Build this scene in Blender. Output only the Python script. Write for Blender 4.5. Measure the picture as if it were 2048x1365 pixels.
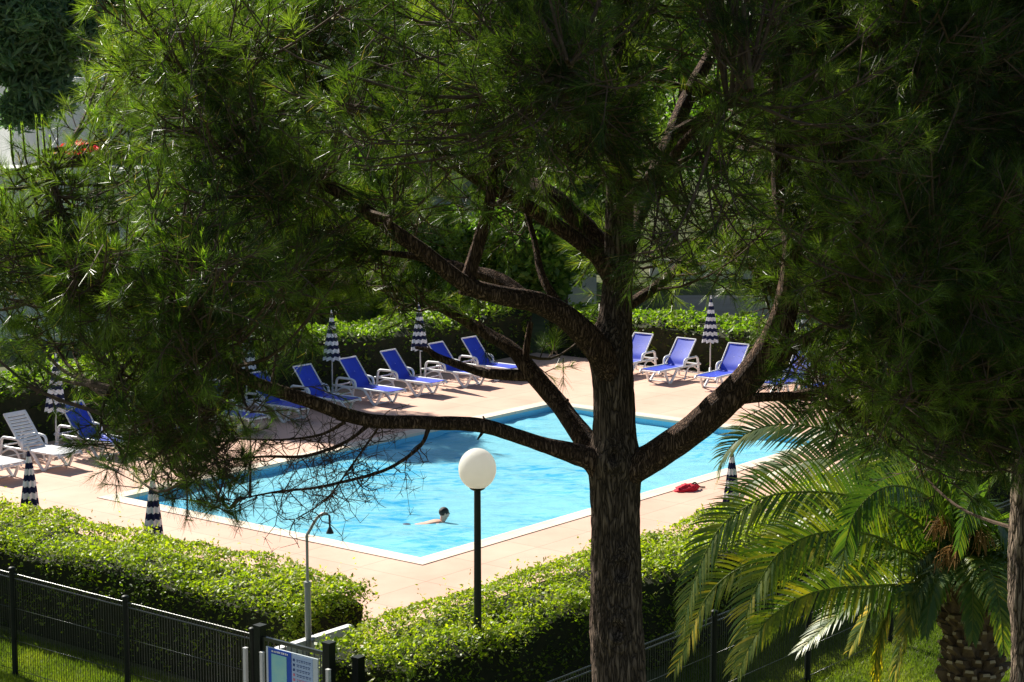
import bpy, bmesh, math
import numpy as np
from mathutils import Vector, Matrix

for o in list(bpy.data.objects): bpy.data.objects.remove(o)
scene = bpy.context.scene
C = scene.collection
R = math.radians
rs = np.random.RandomState(11)

# ------------------------------------------------------------------ camera
F_PX, PIT, H = 3968.0, 0.138686, 8.5
cam = bpy.data.cameras.new('camera'); camo = bpy.data.objects.new('camera', cam); C.objects.link(camo)
camo.location = (0, 0, H); camo.rotation_euler = (math.pi/2 - PIT, 0, 0)
cam.sensor_width = 36.0; cam.lens = 36.0*F_PX/2048; cam.clip_start = 0.2; cam.clip_end = 2000
scene.camera = camo

# ------------------------------------------------------------------ sun and sky
SH = np.array([.65, -.76]); SH = SH/np.linalg.norm(SH)           # the way shadows fall on the ground
ELEV = R(38)
SUN = np.array([-SH[0]*math.cos(ELEV), -SH[1]*math.cos(ELEV), math.sin(ELEV)])
world = bpy.data.worlds.new('World'); scene.world = world; world.use_nodes = True
nt = world.node_tree; bg = nt.nodes['Background']
sky = nt.nodes.new('ShaderNodeTexSky'); sky.sky_type = 'NISHITA'; sky.sun_disc = False
sky.sun_elevation = ELEV; sky.sun_rotation = math.atan2(SUN[0], SUN[1]); sky.altitude = 20
nt.links.new(sky.outputs[0], bg.inputs[0]); bg.inputs[1].default_value = 0.05
sl = bpy.data.lights.new('sun', 'SUN'); sl.energy = 5.0; sl.angle = R(0.5); sl.color = (1.0, .945, .84)
so = bpy.data.objects.new('sun', sl); C.objects.link(so)
so.rotation_euler = Vector(-SUN).to_track_quat('-Z', 'Y').to_euler(); so.location = (-20, 30, 40)
vs = scene.view_settings; vs.view_transform = 'Standard'; vs.look = 'None'; vs.gamma = 1; vs.use_curve_mapping = False
vs.exposure = 0.95
scene.cycles.max_bounces = 5; scene.cycles.diffuse_bounces = 2; scene.cycles.transparent_max_bounces = 12
scene.cycles.sample_clamp_indirect = 6

# ------------------------------------------------------------------ helpers
def ray(px, py):
    X = (px-1024)/F_PX; Y = (682.5-py)/F_PX; c, s = math.cos(PIT), math.sin(PIT)
    return np.array([X, c+Y*s, -s+Y*c])
def W(px, py, Y):                       # the point seen at a pixel at ground distance Y
    r = ray(px, py); return np.array([0, 0, H]) + r*(Y/r[1])
PA = np.array([-1.579, 33.417]); PU = np.array([.6244, .7811]); PV = np.array([-.7811, .6244])
POOL_A, POOL_B = 13.83, 7.78
ANG = math.atan2(PU[1], PU[0])
def Q(a, b, z=0.0):
    p = PA + PU*a + PV*b; return np.array([p[0], p[1], z])

def mat(name, col, rough=.7, spec=.3, **kw):
    m = bpy.data.materials.new(name); m.use_nodes = True
    b = m.node_tree.nodes['Principled BSDF']
    b.inputs['Base Color'].default_value = (*col, 1); b.inputs['Roughness'].default_value = rough
    b.inputs['Specular IOR Level'].default_value = spec
    for k, v in kw.items(): b.inputs[k.replace('_', ' ')].default_value = v
    return m
def N(m, t, **kw):
    n = m.node_tree.nodes.new(t)
    for k, v in kw.items():
        if hasattr(n, k): setattr(n, k, v)
        else: n.inputs[k.replace('_', ' ')].default_value = v
    return n
def L(m, a, b): m.node_tree.links.new(a, b)
def ramp(m, fac, stops):
    r = m.node_tree.nodes.new('ShaderNodeValToRGB'); cr = r.color_ramp
    while len(cr.elements) < len(stops): cr.elements.new(.5)
    for e, (p, c) in zip(cr.elements, stops): e.position = p; e.color = (*c, 1) if len(c) == 3 else c
    L(m, fac, r.inputs[0]); return r
def noisy(name, c1, c2, scale=3, rough=.8, bump=.3, detail=6, spec=.3, bscale=None, dist=.02):
    m = mat(name, c1, rough, spec); b = m.node_tree.nodes['Principled BSDF']
    tc = N(m, 'ShaderNodeTexCoord'); n = N(m, 'ShaderNodeTexNoise', Scale=scale, Detail=detail)
    L(m, tc.outputs['Object'], n.inputs['Vector'])
    r = ramp(m, n.outputs['Fac'], [(.3, c1), (.7, c2)]); L(m, r.outputs[0], b.inputs['Base Color'])
    n2 = N(m, 'ShaderNodeTexNoise', Scale=bscale or scale*6, Detail=5); L(m, tc.outputs['Object'], n2.inputs['Vector'])
    bp = N(m, 'ShaderNodeBump', Strength=bump, Distance=dist); L(m, n2.outputs['Fac'], bp.inputs['Height']); L(m, bp.outputs[0], b.inputs['Normal'])
    return m
def leaf_mat(name, stops, transl=.35, tcol=(.30, .42, .04), rough=.5):
    """stops: ramp over the per-leaf random tone"""
    m = bpy.data.materials.new(name); m.use_nodes = True
    t = m.node_tree; b = t.nodes['Principled BSDF']; out = t.nodes['Material Output']
    at = N(m, 'ShaderNodeAttribute', attribute_name='tone')
    r = ramp(m, at.outputs['Fac'], stops); L(m, r.outputs[0], b.inputs['Base Color'])
    b.inputs['Roughness'].default_value = rough; b.inputs['Specular IOR Level'].default_value = .35
    tr = N(m, 'ShaderNodeBsdfTranslucent')
    mm = N(m, 'ShaderNodeMixRGB', blend_type='MULTIPLY'); mm.inputs[0].default_value = 1; k_ = 2.3/max(tcol)
    L(m, r.outputs[0], mm.inputs[1]); mm.inputs[2].default_value = (tcol[0]*k_, tcol[1]*k_, tcol[2]*k_+.25, 1)
    L(m, mm.outputs[0], tr.inputs[0])
    ms = N(m, 'ShaderNodeMixShader'); ms.inputs[0].default_value = transl
    L(m, b.outputs[0], ms.inputs[1]); L(m, tr.outputs[0], ms.inputs[2]); L(m, ms.outputs[0], out.inputs[0])
    return m

class MB:
    """collects vertices and faces, then links them as ONE mesh object"""
    def __init__(s): s.v = []; s.f = []; s.n = 0; s.t = []; s.uv = []
    def add(s, V, Fs, tone=None, uv=None, mi=0):
        V = np.asarray(V, float).reshape(-1, 3); Fs = np.asarray(Fs, int)
        s.v.append(V); s.f.append((Fs + s.n, mi))
        s.t.append(np.full(len(V), .5) if tone is None else np.broadcast_to(np.asarray(tone, float).ravel(), (len(V),)) if np.size(tone) == 1 else np.asarray(tone, float).ravel())
        s.uv.append(np.zeros((len(V), 2)) if uv is None else np.asarray(uv, float).reshape(-1, 2))
        s.n += len(V); return s
    def box(s, c, d, M=None, mi=0):
        c = np.asarray(c, float); d = np.asarray(d, float)/2
        V = np.array([[x, y, z] for x in (-1, 1) for y in (-1, 1) for z in (-1, 1)])*d + c
        if M is not None: V = V @ np.asarray(M)[:3, :3].T + np.asarray(M)[:3, 3]
        return s.add(V, [[0, 1, 3, 2], [4, 6, 7, 5], [0, 4, 5, 1], [2, 3, 7, 6], [0, 2, 6, 4], [1, 5, 7, 3]], mi=mi)
    def bar(s, p, q, w, h, up=(0, 0, 1), mi=0):
        p = np.asarray(p, float); q = np.asarray(q, float); d = q-p; l = np.linalg.norm(d); d = d/l
        u = np.asarray(up, float); sd = np.cross(d, u)
        if np.linalg.norm(sd) < 1e-3: u = np.array([0, 1, 0.]); sd = np.cross(d, u)
        sd /= np.linalg.norm(sd); u = np.cross(sd, d)
        V = [pp + sd*w/2*i + u*h/2*j for pp in (p, q) for i in (-1, 1) for j in (-1, 1)]
        return s.add(V, [[0, 1, 3, 2], [4, 6, 7, 5], [0, 4, 5, 1], [2, 3, 7, 6], [0, 2, 6, 4], [1, 5, 7, 3]], mi=mi)
    def tube(s, P, r, k=12, disp=None, cap=True, mi=0):
        P = np.asarray(P, float); n = len(P); r = np.broadcast_to(np.asarray(r, float), (n,))
        T = np.gradient(P, axis=0); T /= np.linalg.norm(T, axis=1)[:, None]+1e-9
        a = np.cross(T[0], [0, 1, 0.13]);  a /= np.linalg.norm(a)
        As = []
        for i in range(n):
            a = a - T[i]*(a@T[i]); a = a/np.linalg.norm(a); As.append(a)
        As = np.array(As); B = np.cross(T, As)
        th = np.linspace(0, 2*np.pi, k, endpoint=False)
        seg = np.concatenate([[0], np.cumsum(np.linalg.norm(np.diff(P, axis=0), axis=1))])
        rr = np.repeat(r[:, None], k, 1)
        if disp is not None: rr = disp(rr, seg[:, None]+0*th[None], th[None]+0*seg[:, None])
        V = P[:, None] + rr[..., None]*(np.cos(th)[None, :, None]*As[:, None] + np.sin(th)[None, :, None]*B[:, None])
        i = np.arange(n-1)[:, None]*k; j = np.arange(k)[None]; j2 = (j+1) % k
        Fq = np.stack([i+j, i+j2, i+k+j2, i+k+j], -1).reshape(-1, 4)
        uv = np.stack([np.cos(th)[None]*rr, np.sin(th)[None]*rr], -1)      # not used as a plain map; length kept in tone
        base = s.n
        s.add(V.reshape(-1, 3), Fq, tone=(seg[:, None]+0*th[None]).ravel(), uv=uv.reshape(-1, 2), mi=mi)
        if cap:
            for row, pt in ((0, P[0]), (n-1, P[-1])):
                jj = np.arange(k); V2 = np.vstack([V[row], pt[None]]); f = np.stack([jj, (jj+1) % k, np.full(k, k)], 1)
                s.add(V2, f if row else f[:, ::-1], tone=seg[row], mi=mi)
        return s
    def lathe(s, prof, k=32, c=(0, 0, 0), mi=0):
        prof = np.asarray(prof, float); n = len(prof); th = np.linspace(0, 2*np.pi, k, endpoint=False)
        V = np.stack([prof[:, 0:1]*np.cos(th), prof[:, 0:1]*np.sin(th), prof[:, 1:2]+0*th], -1) + np.asarray(c)
        i = np.arange(n-1)[:, None]*k; j = np.arange(k)[None]; j2 = (j+1) % k
        return s.add(V.reshape(-1, 3), np.stack([i+j, i+j2, i+k+j2, i+k+j], -1).reshape(-1, 4), mi=mi)
    def segs(s, P0, P1, r0, r1, k=3, tone=.5):
        """many thin straight twigs at once"""
        P0 = np.asarray(P0, float); P1 = np.asarray(P1, float); n = len(P0)
        d = P1-P0; d /= np.linalg.norm(d, axis=1)[:, None]+1e-9
        a = np.cross(d, rs.normal(size=(n, 3))); a /= np.linalg.norm(a, axis=1)[:, None]+1e-9; b = np.cross(d, a)
        th = np.linspace(0, 2*np.pi, k, endpoint=False)
        ring = np.cos(th)[None, :, None]*a[:, None]+np.sin(th)[None, :, None]*b[:, None]
        r0 = np.broadcast_to(r0, (n,)); r1 = np.broadcast_to(r1, (n,))
        V = np.concatenate([P0[:, None]+ring*r0[:, None, None], P1[:, None]+ring*r1[:, None, None]], 1)
        b0 = np.arange(n)[:, None]*2*k; j = np.arange(k)[None]; j2 = (j+1) % k
        return s.add(V.reshape(-1, 3), np.stack([b0+j, b0+j2, b0+k+j2, b0+k+j], -1).reshape(-1, 4), tone=tone)
    def build(s, name, mats, parent=None, smooth=False, loc=None):
        me = bpy.data.meshes.new(name); V = np.concatenate(s.v)
        loopv = []; starts = []; tot = 0; mis = []
        for f, mi in s.f:
            k = f.shape[1]; loopv.append(f.ravel()); starts.append(tot + np.arange(len(f))*k); tot += f.size; mis.append(np.full(len(f), mi))
        loopv = np.concatenate(loopv); starts = np.concatenate(starts); mis = np.concatenate(mis)
        me.vertices.add(len(V)); me.vertices.foreach_set('co', V.astype(np.float32).ravel())
        me.loops.add(len(loopv)); me.loops.foreach_set('vertex_index', loopv.astype(np.int32))
        me.polygons.add(len(starts)); me.polygons.foreach_set('loop_start', starts.astype(np.int32))
        me.polygons.foreach_set('material_index', mis.astype(np.int32))
        me.polygons.foreach_set('use_smooth', np.full(len(starts), bool(smooth)))
        at = me.attributes.new('tone', 'FLOAT', 'POINT'); at.data.foreach_set('value', np.concatenate(s.t).astype(np.float32))
        me.update(calc_edges=True); me.validate()
        for m in (mats if isinstance(mats, (list, tuple)) else [mats]): me.materials.append(m)
        o = bpy.data.objects.new(name, me); C.objects.link(o)
        if parent is not None: o.parent = parent
        if loc is not None: o.location = loc
        return o

def tag(o, label=None, cat=None, group=None, kind=None):
    if label: o['label'] = label
    if cat: o['category'] = cat
    if group: o['group'] = group
    if kind: o['kind'] = kind
    return o
def thing(name, label, cat, loc=(0, 0, 0), rz=0, group=None):
    o = bpy.data.objects.new(name, None); C.objects.link(o); o.location = loc; o.rotation_euler = (0, 0, rz)
    o.empty_display_size = .2
    return tag(o, label, cat, group)
def dup(root, loc, rz, label):
    def cp(o, par):
        c = o.copy(); C.objects.link(c)
        if par is not None: c.parent = par
        for ch in o.children: cp(ch, c)
        return c
    r = cp(root, None); r.location = loc; r.rotation_euler = (0, 0, rz); r['label'] = label
    return r
def interp(P, m):
    """smooth polyline through P (rows may carry radius as 4th column)"""
    P = np.asarray(P, float); n = len(P)
    if n < 3:
        t = np.linspace(0, 1, m)[:, None]; return P[0]*(1-t)+P[-1]*t
    Pe = np.vstack([2*P[0]-P[1], P, 2*P[-1]-P[-2]])
    d = np.concatenate([[0], np.cumsum(np.linalg.norm(np.diff(P[:, :3], axis=0), axis=1))]); out = []
    for x in np.linspace(0, d[-1], m):
        i = min(max(np.searchsorted(d, x)-1, 0), n-2); t = (x-d[i])/(d[i+1]-d[i]+1e-9)
        p0, p1, p2, p3 = Pe[i], Pe[i+1], Pe[i+2], Pe[i+3]
        out.append(.5*((2*p1)+(-p0+p2)*t+(2*p0-5*p1+4*p2-p3)*t*t+(-p0+3*p1-3*p2+p3)*t**3))
    return np.array(out)
def unit(a): return a/(np.linalg.norm(a, axis=-1, keepdims=True)+1e-9)
def leaves(mb, P, size, elong=1.6, up=.4, tone=None, jitter=.35, dirs=None, fold=True):
    """leaf-shaped faces (four-cornered) at points P"""
    n = len(P)
    nr = rs.normal(size=(n, 3)); nr[:, 2] = np.abs(nr[:, 2])+up; nr = unit(nr)
    a = unit(np.cross(nr, rs.normal(size=(n, 3)))) if dirs is None else unit(dirs - nr*(dirs*nr).sum(1)[:, None])
    b = np.cross(nr, a); sz = size*(1+jitter*rs.normal(size=n)).clip(.4, 1.9)[:, None]
    V = np.stack([P-a*sz*elong*.5, P+b*sz*.42-nr*sz*.08, P+a*sz*elong*.5-nr*sz*.12, P-b*sz*.42-nr*sz*.08], 1)
    t = rs.rand(n) if tone is None else tone
    mb.add(V.reshape(-1, 3), np.arange(4*n).reshape(-1, 4), tone=np.repeat(t, 4))

# smooth value noise for geometry
_g = rs.rand(32, 32, 32)
def vnoise(P):
    P = np.asarray(P, float); i = np.floor(P).astype(int); f = P-i; f = f*f*(3-2*f); r = 0
    for dx in (0, 1):
        for dy in (0, 1):
            for dz in (0, 1):
                w = (f[..., 0] if dx else 1-f[..., 0])*(f[..., 1] if dy else 1-f[..., 1])*(f[..., 2] if dz else 1-f[..., 2])
                r = r + w*_g[(i[..., 0]+dx) % 32, (i[..., 1]+dy) % 32, (i[..., 2]+dz) % 32]
    return r

# ------------------------------------------------------------------ materials
M = {}
def tile_mat(name, c1, c2, joint, sx, sy, jw=.012, stain=.8):
    m = mat(name, c1, .75, .25); b = m.node_tree.nodes['Principled BSDF']
    tc = N(m, 'ShaderNodeTexCoord'); mp = N(m, 'ShaderNodeMapping'); mp.inputs['Rotation'].default_value = (0, 0, -ANG)
    L(m, tc.outputs['Object'], mp.inputs[0])
    br = N(m, 'ShaderNodeTexBrick', offset=0.0, Scale=1.0, Mortar_Size=jw, Brick_Width=sx, Row_Height=sy, Mortar_Smooth=.3, Bias=0.0)
    br.inputs['Color1'].default_value = (*c1, 1); br.inputs['Color2'].default_value = (*c2, 1); br.inputs['Mortar'].default_value = (*joint, 1)
    L(m, mp.outputs[0], br.inputs['Vector'])
    n = N(m, 'ShaderNodeTexNoise', Scale=.55, Detail=7, Roughness=.65); L(m, tc.outputs['Object'], n.inputs['Vector'])
    r = ramp(m, n.outputs['Fac'], [(.32, (.80, .76, .74)), (.62, (1, 1, 1))])
    mx = N(m, 'ShaderNodeMixRGB', blend_type='MULTIPLY'); mx.inputs[0].default_value = stain
    L(m, br.outputs[0], mx.inputs[1]); L(m, r.outputs[0], mx.inputs[2]); L(m, mx.outputs[0], b.inputs['Base Color'])
    n2 = N(m, 'ShaderNodeTexNoise', Scale=60, Detail=4); L(m, tc.outputs['Object'], n2.inputs['Vector'])
    bp = N(m, 'ShaderNodeBump', Strength=.25, Distance=.01); L(m, n2.outputs['Fac'], bp.inputs['Height']); L(m, bp.outputs[0], b.inputs['Normal'])
    return m
M['deck'] = tile_mat('deck_concrete', (.67, .425, .325), (.71, .46, .35), (.45, .28, .21), 1.5, 1.5, .010)
M['coping'] = tile_mat('coping_stone', (.78, .67, .54), (.75, .64, .51), (.52, .42, .33), .5, 2.0, .008)
M['pool_tile'] = tile_mat('pool_tile', (.16, .56, .80), (.18, .60, .84), (.30, .62, .80), .25, .25, .006, .2)
M['white_wall'] = noisy('white_render', (.72, .73, .72), (.80, .80, .78), 2, .85, .15)
M['cream_wall'] = noisy('cream_render', (.70, .65, .56), (.78, .73, .64), 1.2, .9, .15)
M['beige_path'] = noisy('pale_paving', (.30, .25, .21), (.40, .34, .29), .8, .9, .2)
M['concrete'] = noisy('grey_concrete', (.40, .40, .38), (.52, .51, .49), 3, .85, .25)
M['ground'] = noisy('lawn_soil', (.045, .07, .016), (.10, .10, .04), 1.4, .95, .6, bscale=20)
M['grass'] = leaf_mat('grass_blades', [(0, (.06, .09, .02)), (.5, (.13, .165, .03)), (1, (.28, .27, .07))], .35, (.22, .28, .02))
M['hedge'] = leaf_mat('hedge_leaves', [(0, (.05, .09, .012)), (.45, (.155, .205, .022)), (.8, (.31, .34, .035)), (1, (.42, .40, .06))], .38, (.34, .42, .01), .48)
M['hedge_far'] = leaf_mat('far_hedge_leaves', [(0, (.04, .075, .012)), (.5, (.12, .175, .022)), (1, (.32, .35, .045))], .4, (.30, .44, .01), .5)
M['hedge_core'] = noisy('hedge_inner_shade', (.012, .018, .006), (.03, .03, .012), 5, .95, .5)  # near-black colour stands for the shade inside the hedges
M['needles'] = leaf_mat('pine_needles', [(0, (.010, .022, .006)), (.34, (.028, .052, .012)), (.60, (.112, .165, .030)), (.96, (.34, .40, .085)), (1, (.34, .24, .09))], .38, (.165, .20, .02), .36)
M['candles'] = leaf_mat('young_pine_shoots', [(0, (.19, .26, .04)), (1, (.42, .48, .09))], .45, (.30, .42, .03), .45)
M['palm_leaf'] = leaf_mat('palm_leaflets', [(0, (.05, .11, .022)), (.45, (.065, .115, .024)), (.75, (.20, .22, .035)), (1, (.66, .46, .05))], .36, (.24, .27, .015), .40)
M['broadleaf'] = leaf_mat('broad_leaves', [(0, (.045, .08, .018)), (.6, (.12, .175, .03)), (1, (.26, .30, .05))], .4, (.2, .32, .02), .45)
M['blue_pine'] = leaf_mat('distant_pine_needles', [(0, (.07, .105, .075)), (.6, (.14, .20, .12)), (1, (.30, .36, .18))], .45, (.2, .28, .09), .5)
M['cypress'] = leaf_mat('dark_leaves', [(0, (.025, .05, .014)), (.7, (.06, .11, .025)), (1, (.13, .19, .04))], .28, (.1, .16, .01), .5)
M['flowers'] = leaf_mat('bougainvillea_bracts', [(0, (.38, .012, .09)), (1, (.66, .05, .17))], .4, (.4, .02, .04), .5)
M['white_plastic'] = noisy('white_plastic', (.76, .77, .78), (.84, .84, .84), 4, .35, .03, spec=.5)
M['blue_fabric'] = noisy('blue_mesh_fabric', (.013, .038, .46), (.022, .064, .62), 3, .55, .2, bscale=160, spec=.5, dist=.004)
M['black_metal'] = noisy('dark_green_paint', (.008, .014, .011), (.014, .022, .017), 8, .34, .03, spec=1.0)
M['post_paint'] = noisy('dark_green_post_paint', (.005, .008, .007), (.010, .016, .012), 8, .5, .05, spec=.25)
M['black_pole'] = noisy('black_pole_paint', (.006, .012, .011), (.012, .02, .018), 8, .4, .06, spec=.45)
M['grey_metal'] = noisy('galvanised_metal', (.30, .31, .28), (.45, .45, .40), 6, .38, .08, spec=.5, )
M['dark_metal'] = noisy('dark_shower_head', (.03, .035, .04), (.05, .055, .06), 6, .4, .08)
M['alu'] = noisy('pale_metal_post', (.62, .62, .60), (.72, .72, .70), 6, .4, .05)
M['red'] = noisy('red_cloth', (.55, .012, .03), (.75, .03, .06), 14, .8, .6, bscale=30)
M['dark_cloth'] = noisy('dark_strap', (.02, .02, .03), (.05, .045, .05), 10, .8, .4)
M['skin'] = mat('skin', (.62, .36, .26), .5, .35, Subsurface_Weight=.08)
M['hair'] = noisy('dark_hair', (.018, .012, .009), (.04, .025, .018), 30, .5, .5)
M['trunks'] = noisy('dark_swim_shorts', (.02, .025, .06), (.04, .04, .08), 10, .7, .3)
M['roof'] = noisy('terracotta_tiles', (.34, .14, .08), (.48, .22, .13), 5, .85, .5)
M['wood'] = noisy('brown_shutter_wood', (.22, .12, .06), (.33, .19, .10), 9, .6, .2)
M['glass'] = mat('window_glass', (.06, .08, .10), .08, .8)
M['slate'] = noisy('grey_awning', (.30, .32, .35), (.40, .42, .45), 4, .8, .2)
M['fruit'] = noisy('orange_fruit_stalks', (.20, .10, .02), (.34, .19, .05), 20, .6, .3)

def bark_mat(name, dark, mid, light, sc=1.0, bump=1.0):
    m = mat(name, mid, .9, .2); b = m.node_tree.nodes['Principled BSDF']
    tc = N(m, 'ShaderNodeTexCoord'); mp = N(m, 'ShaderNodeMapping'); mp.inputs['Scale'].default_value = (1, 1, .16)
    L(m, tc.outputs['Object'], mp.inputs[0])
    n0 = N(m, 'ShaderNodeTexNoise', Scale=9*sc, Detail=4); L(m, mp.outputs[0], n0.inputs['Vector'])
    mxv = N(m, 'ShaderNodeMixRGB'); mxv.inputs[0].default_value = .22; L(m, mp.outputs[0], mxv.inputs[1]); L(m, n0.outputs['Color'], mxv.inputs[2])
    vo = N(m, 'ShaderNodeTexVoronoi', feature='DISTANCE_TO_EDGE', Scale=34*sc); L(m, mxv.outputs[0], vo.inputs['Vector'])
    r = ramp(m, vo.outputs['Distance'], [(0, dark), (.12, mid), (.5, light)])
    n1 = N(m, 'ShaderNodeTexNoise', Scale=40*sc, Detail=6, Roughness=.7); L(m, mp.outputs[0], n1.inputs['Vector'])
    r1 = ramp(m, n1.outputs['Fac'], [(.3, (.45, .42, .40)), (.7, (1.25, 1.2, 1.15))])
    mx = N(m, 'ShaderNodeMixRGB', blend_type='MULTIPLY'); mx.inputs[0].default_value = .9; L(m, r.outputs[0], mx.inputs[1]); L(m, r1.outputs[0], mx.inputs[2])
    L(m, mx.outputs[0], b.inputs['Base Color'])
    r2 = ramp(m, vo.outputs['Distance'], [(0, (0, 0, 0)), (.25, (1, 1, 1))])
    ad = N(m, 'ShaderNodeMath', operation='MULTIPLY_ADD'); L(m, n1.outputs['Fac'], ad.inputs[0]); ad.inputs[1].default_value = .6; L(m, r2.outputs[0], ad.inputs[2])
    bp = N(m, 'ShaderNodeBump', Strength=bump, Distance=.02); L(m, ad.outputs[0], bp.inputs['Height']); L(m, bp.outputs[0], b.inputs['Normal'])
    return m
M['bark'] = bark_mat('pine_bark', (.03, .021, .016), (.15, .108, .082), (.27, .20, .155))
M['bark_limb'] = bark_mat('pine_limb_bark', (.03, .018, .013), (.15, .09, .062), (.30, .195, .14), 1.2, 1.0)
M['bark_pale'] = bark_mat('pale_flaky_bark', (.04, .03, .022), (.20, .15, .11), (.40, .33, .26), .8)
M['twig'] = noisy('twig_bark', (.06, .038, .026), (.14, .09, .06), 20, .9, .3)
M['boots'] = noisy('palm_leaf_bases', (.10, .065, .04), (.22, .15, .09), 9, .9, .6)
M['boot_cut'] = noisy('cut_leaf_bases', (.36, .27, .17), (.50, .39, .27), 14, .9, .5)

def water_mat():
    m = bpy.data.materials.new('pool_water'); m.use_nodes = True; t = m.node_tree
    b = t.nodes['Principled BSDF']; out = t.nodes['Material Output']
    tc = N(m, 'ShaderNodeTexCoord')
    mp = N(m, 'ShaderNodeMapping'); mp.inputs['Rotation'].default_value = (0, 0, .35); mp.inputs['Scale'].default_value = (.55, 1.5, 1)
    L(m, tc.outputs['Object'], mp.inputs[0])
    n1 = N(m, 'ShaderNodeTexNoise', Scale=3.8, Detail=6, Roughness=.62, Distortion=.9); L(m, mp.outputs[0], n1.inputs['Vector'])
    n2 = N(m, 'ShaderNodeTexNoise', Scale=.28, Detail=2); L(m, tc.outputs['Object'], n2.inputs['Vector'])
    ad = N(m, 'ShaderNodeMath', operation='MULTIPLY_ADD'); L(m, n2.outputs['Fac'], ad.inputs[0]); ad.inputs[1].default_value = .9
    L(m, n1.outputs['Fac'], ad.inputs[2])
    r = ramp(m, ad.outputs[0], [(.56, (.025, .37, .88)), (.73, (.08, .58, .95)), (.92, (.34, .83, .98))])  # pale ripple and caustic streaks painted into the water colour
    L(m, r.outputs[0], b.inputs['Base Color']); b.inputs['Roughness'].default_value = .5; b.inputs['Specular IOR Level'].default_value = 0
    tr = N(m, 'ShaderNodeBsdfTransparent'); tr.inputs[0].default_value = (.70, .93, .98, 1)
    ms = N(m, 'ShaderNodeMixShader'); ms.inputs[0].default_value = .34; L(m, b.outputs[0], ms.inputs[1]); L(m, tr.outputs[0], ms.inputs[2])
    gl = N(m, 'ShaderNodeBsdfGlossy'); gl.inputs['Roughness'].default_value = .08
    n3 = N(m, 'ShaderNodeTexNoise', Scale=5.5, Detail=4, Roughness=.6); L(m, mp.outputs[0], n3.inputs['Vector'])
    bp = N(m, 'ShaderNodeBump', Strength=.6, Distance=.06); L(m, n3.outputs['Fac'], bp.inputs['Height'])
    L(m, bp.outputs[0], gl.inputs['Normal']); L(m, bp.outputs[0], b.inputs['Normal'])
    fr = N(m, 'ShaderNodeFresnel', IOR=1.33); L(m, bp.outputs[0], fr.inputs['Normal'])
    fm = N(m, 'ShaderNodeMath', operation='MULTIPLY'); L(m, fr.outputs[0], fm.inputs[0]); fm.inputs[1].default_value = .65
    m2 = N(m, 'ShaderNodeMixShader'); L(m, fm.outputs[0], m2.inputs[0]); L(m, ms.outputs[0], m2.inputs[1]); L(m, gl.outputs[0], m2.inputs[2])
    L(m, m2.outputs[0], out.inputs[0]); return m
M['water'] = water_mat()
# closed parasol cloth: navy and white hoops, in the canopy's own height
def stripe_mat():
    m = mat('navy_white_cloth', (1, 1, 1), .8, .2); b = m.node_tree.nodes['Principled BSDF']
    at = N(m, 'ShaderNodeAttribute', attribute_name='tone')
    a = N(m, 'ShaderNodeMath', operation='MULTIPLY'); L(m, at.outputs['Fac'], a.inputs[0]); a.inputs[1].default_value = 1/.20
    f = N(m, 'ShaderNodeMath', operation='FRACT'); L(m, a.outputs[0], f.inputs[0])
    r = ramp(m, f.outputs[0], [(0, (.012, .016, .06)), (.5, (.78, .78, .80))]); r.color_ramp.interpolation = 'CONSTANT'
    L(m, r.outputs[0], b.inputs['Base Color']); return m
M['stripe'] = stripe_mat()

# ------------------------------------------------------------------ ground, pool
def sheet(name, corners, z, m, kind='structure'):
    mb = MB(); mb.add([(x, y, z) for x, y in corners], [list(range(len(corners)))]); return tag(mb.build(name, m), kind=kind)
# lawn with a hole for the pool is not needed: the deck sits over it and the ground stops at the pool shell
def ringed(name, inner, outer, z, m):
    mb = MB(); V = [(*p, z) for p in outer]+[(*p, z) for p in inner]
    mb.add(V, [[0, 1, 5, 4], [1, 2, 6, 5], [2, 3, 7, 6], [3, 0, 4, 7]]); return tag(mb.build(name, m), kind='structure')
def qr(a0, a1, b0, b1): return [tuple(Q(a, b)[:2]) for a, b in ((a0, b0), (a1, b0), (a1, b1), (a0, b1))]
cp = .37
ringed('ground', qr(-1, 15, -1, 9), [(-400, -60), (400, -60), (400, 900), (-400, 900)], 0.0, M['ground'])
ringed('pool_deck', qr(-cp, POOL_A+cp, -cp, POOL_B+cp), qr(-5.55, 20.7, -5.3, 13.6), 0.05, M['deck'])
# coping: a raised bull-nosed rim
mb = MB(); i0 = qr(-.0, POOL_A, 0, POOL_B); i1 = qr(.012, POOL_A-.012, .012, POOL_B-.012); o0 = qr(-cp+.012, POOL_A+cp-.012, -cp+.012, POOL_B+cp-.012); o1 = qr(-cp+.005, POOL_A+cp-.005, -cp+.005, POOL_B+cp-.005)
V = [(*p, .03) for p in o1]+[(*p, .064) for p in o0]+[(*p, .064) for p in i0]+[(*p, .052) for p in i1]+[(*p, .0) for p in i1]
Fc = []
for k in range(4):
    for j in range(4): n = (j+1) % 4; Fc.append([k*4+j, k*4+n, k*4+4+n, k*4+4+j])
mb.add(V, Fc); tag(mb.build('pool_coping', M['coping']), kind='structure')
mb = MB(); t_ = qr(.0, POOL_A, .0, POOL_B); z0 = -1.35
V = [(*p, .0) for p in t_]+[(*p, z0) for p in t_]; mb.add(V, [[0, 4, 5, 1], [1, 5, 6, 2], [2, 6, 7, 3], [3, 7, 4, 0], [4, 7, 6, 5]])
tag(mb.build('pool_basin', M['pool_tile']), kind='structure')
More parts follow.
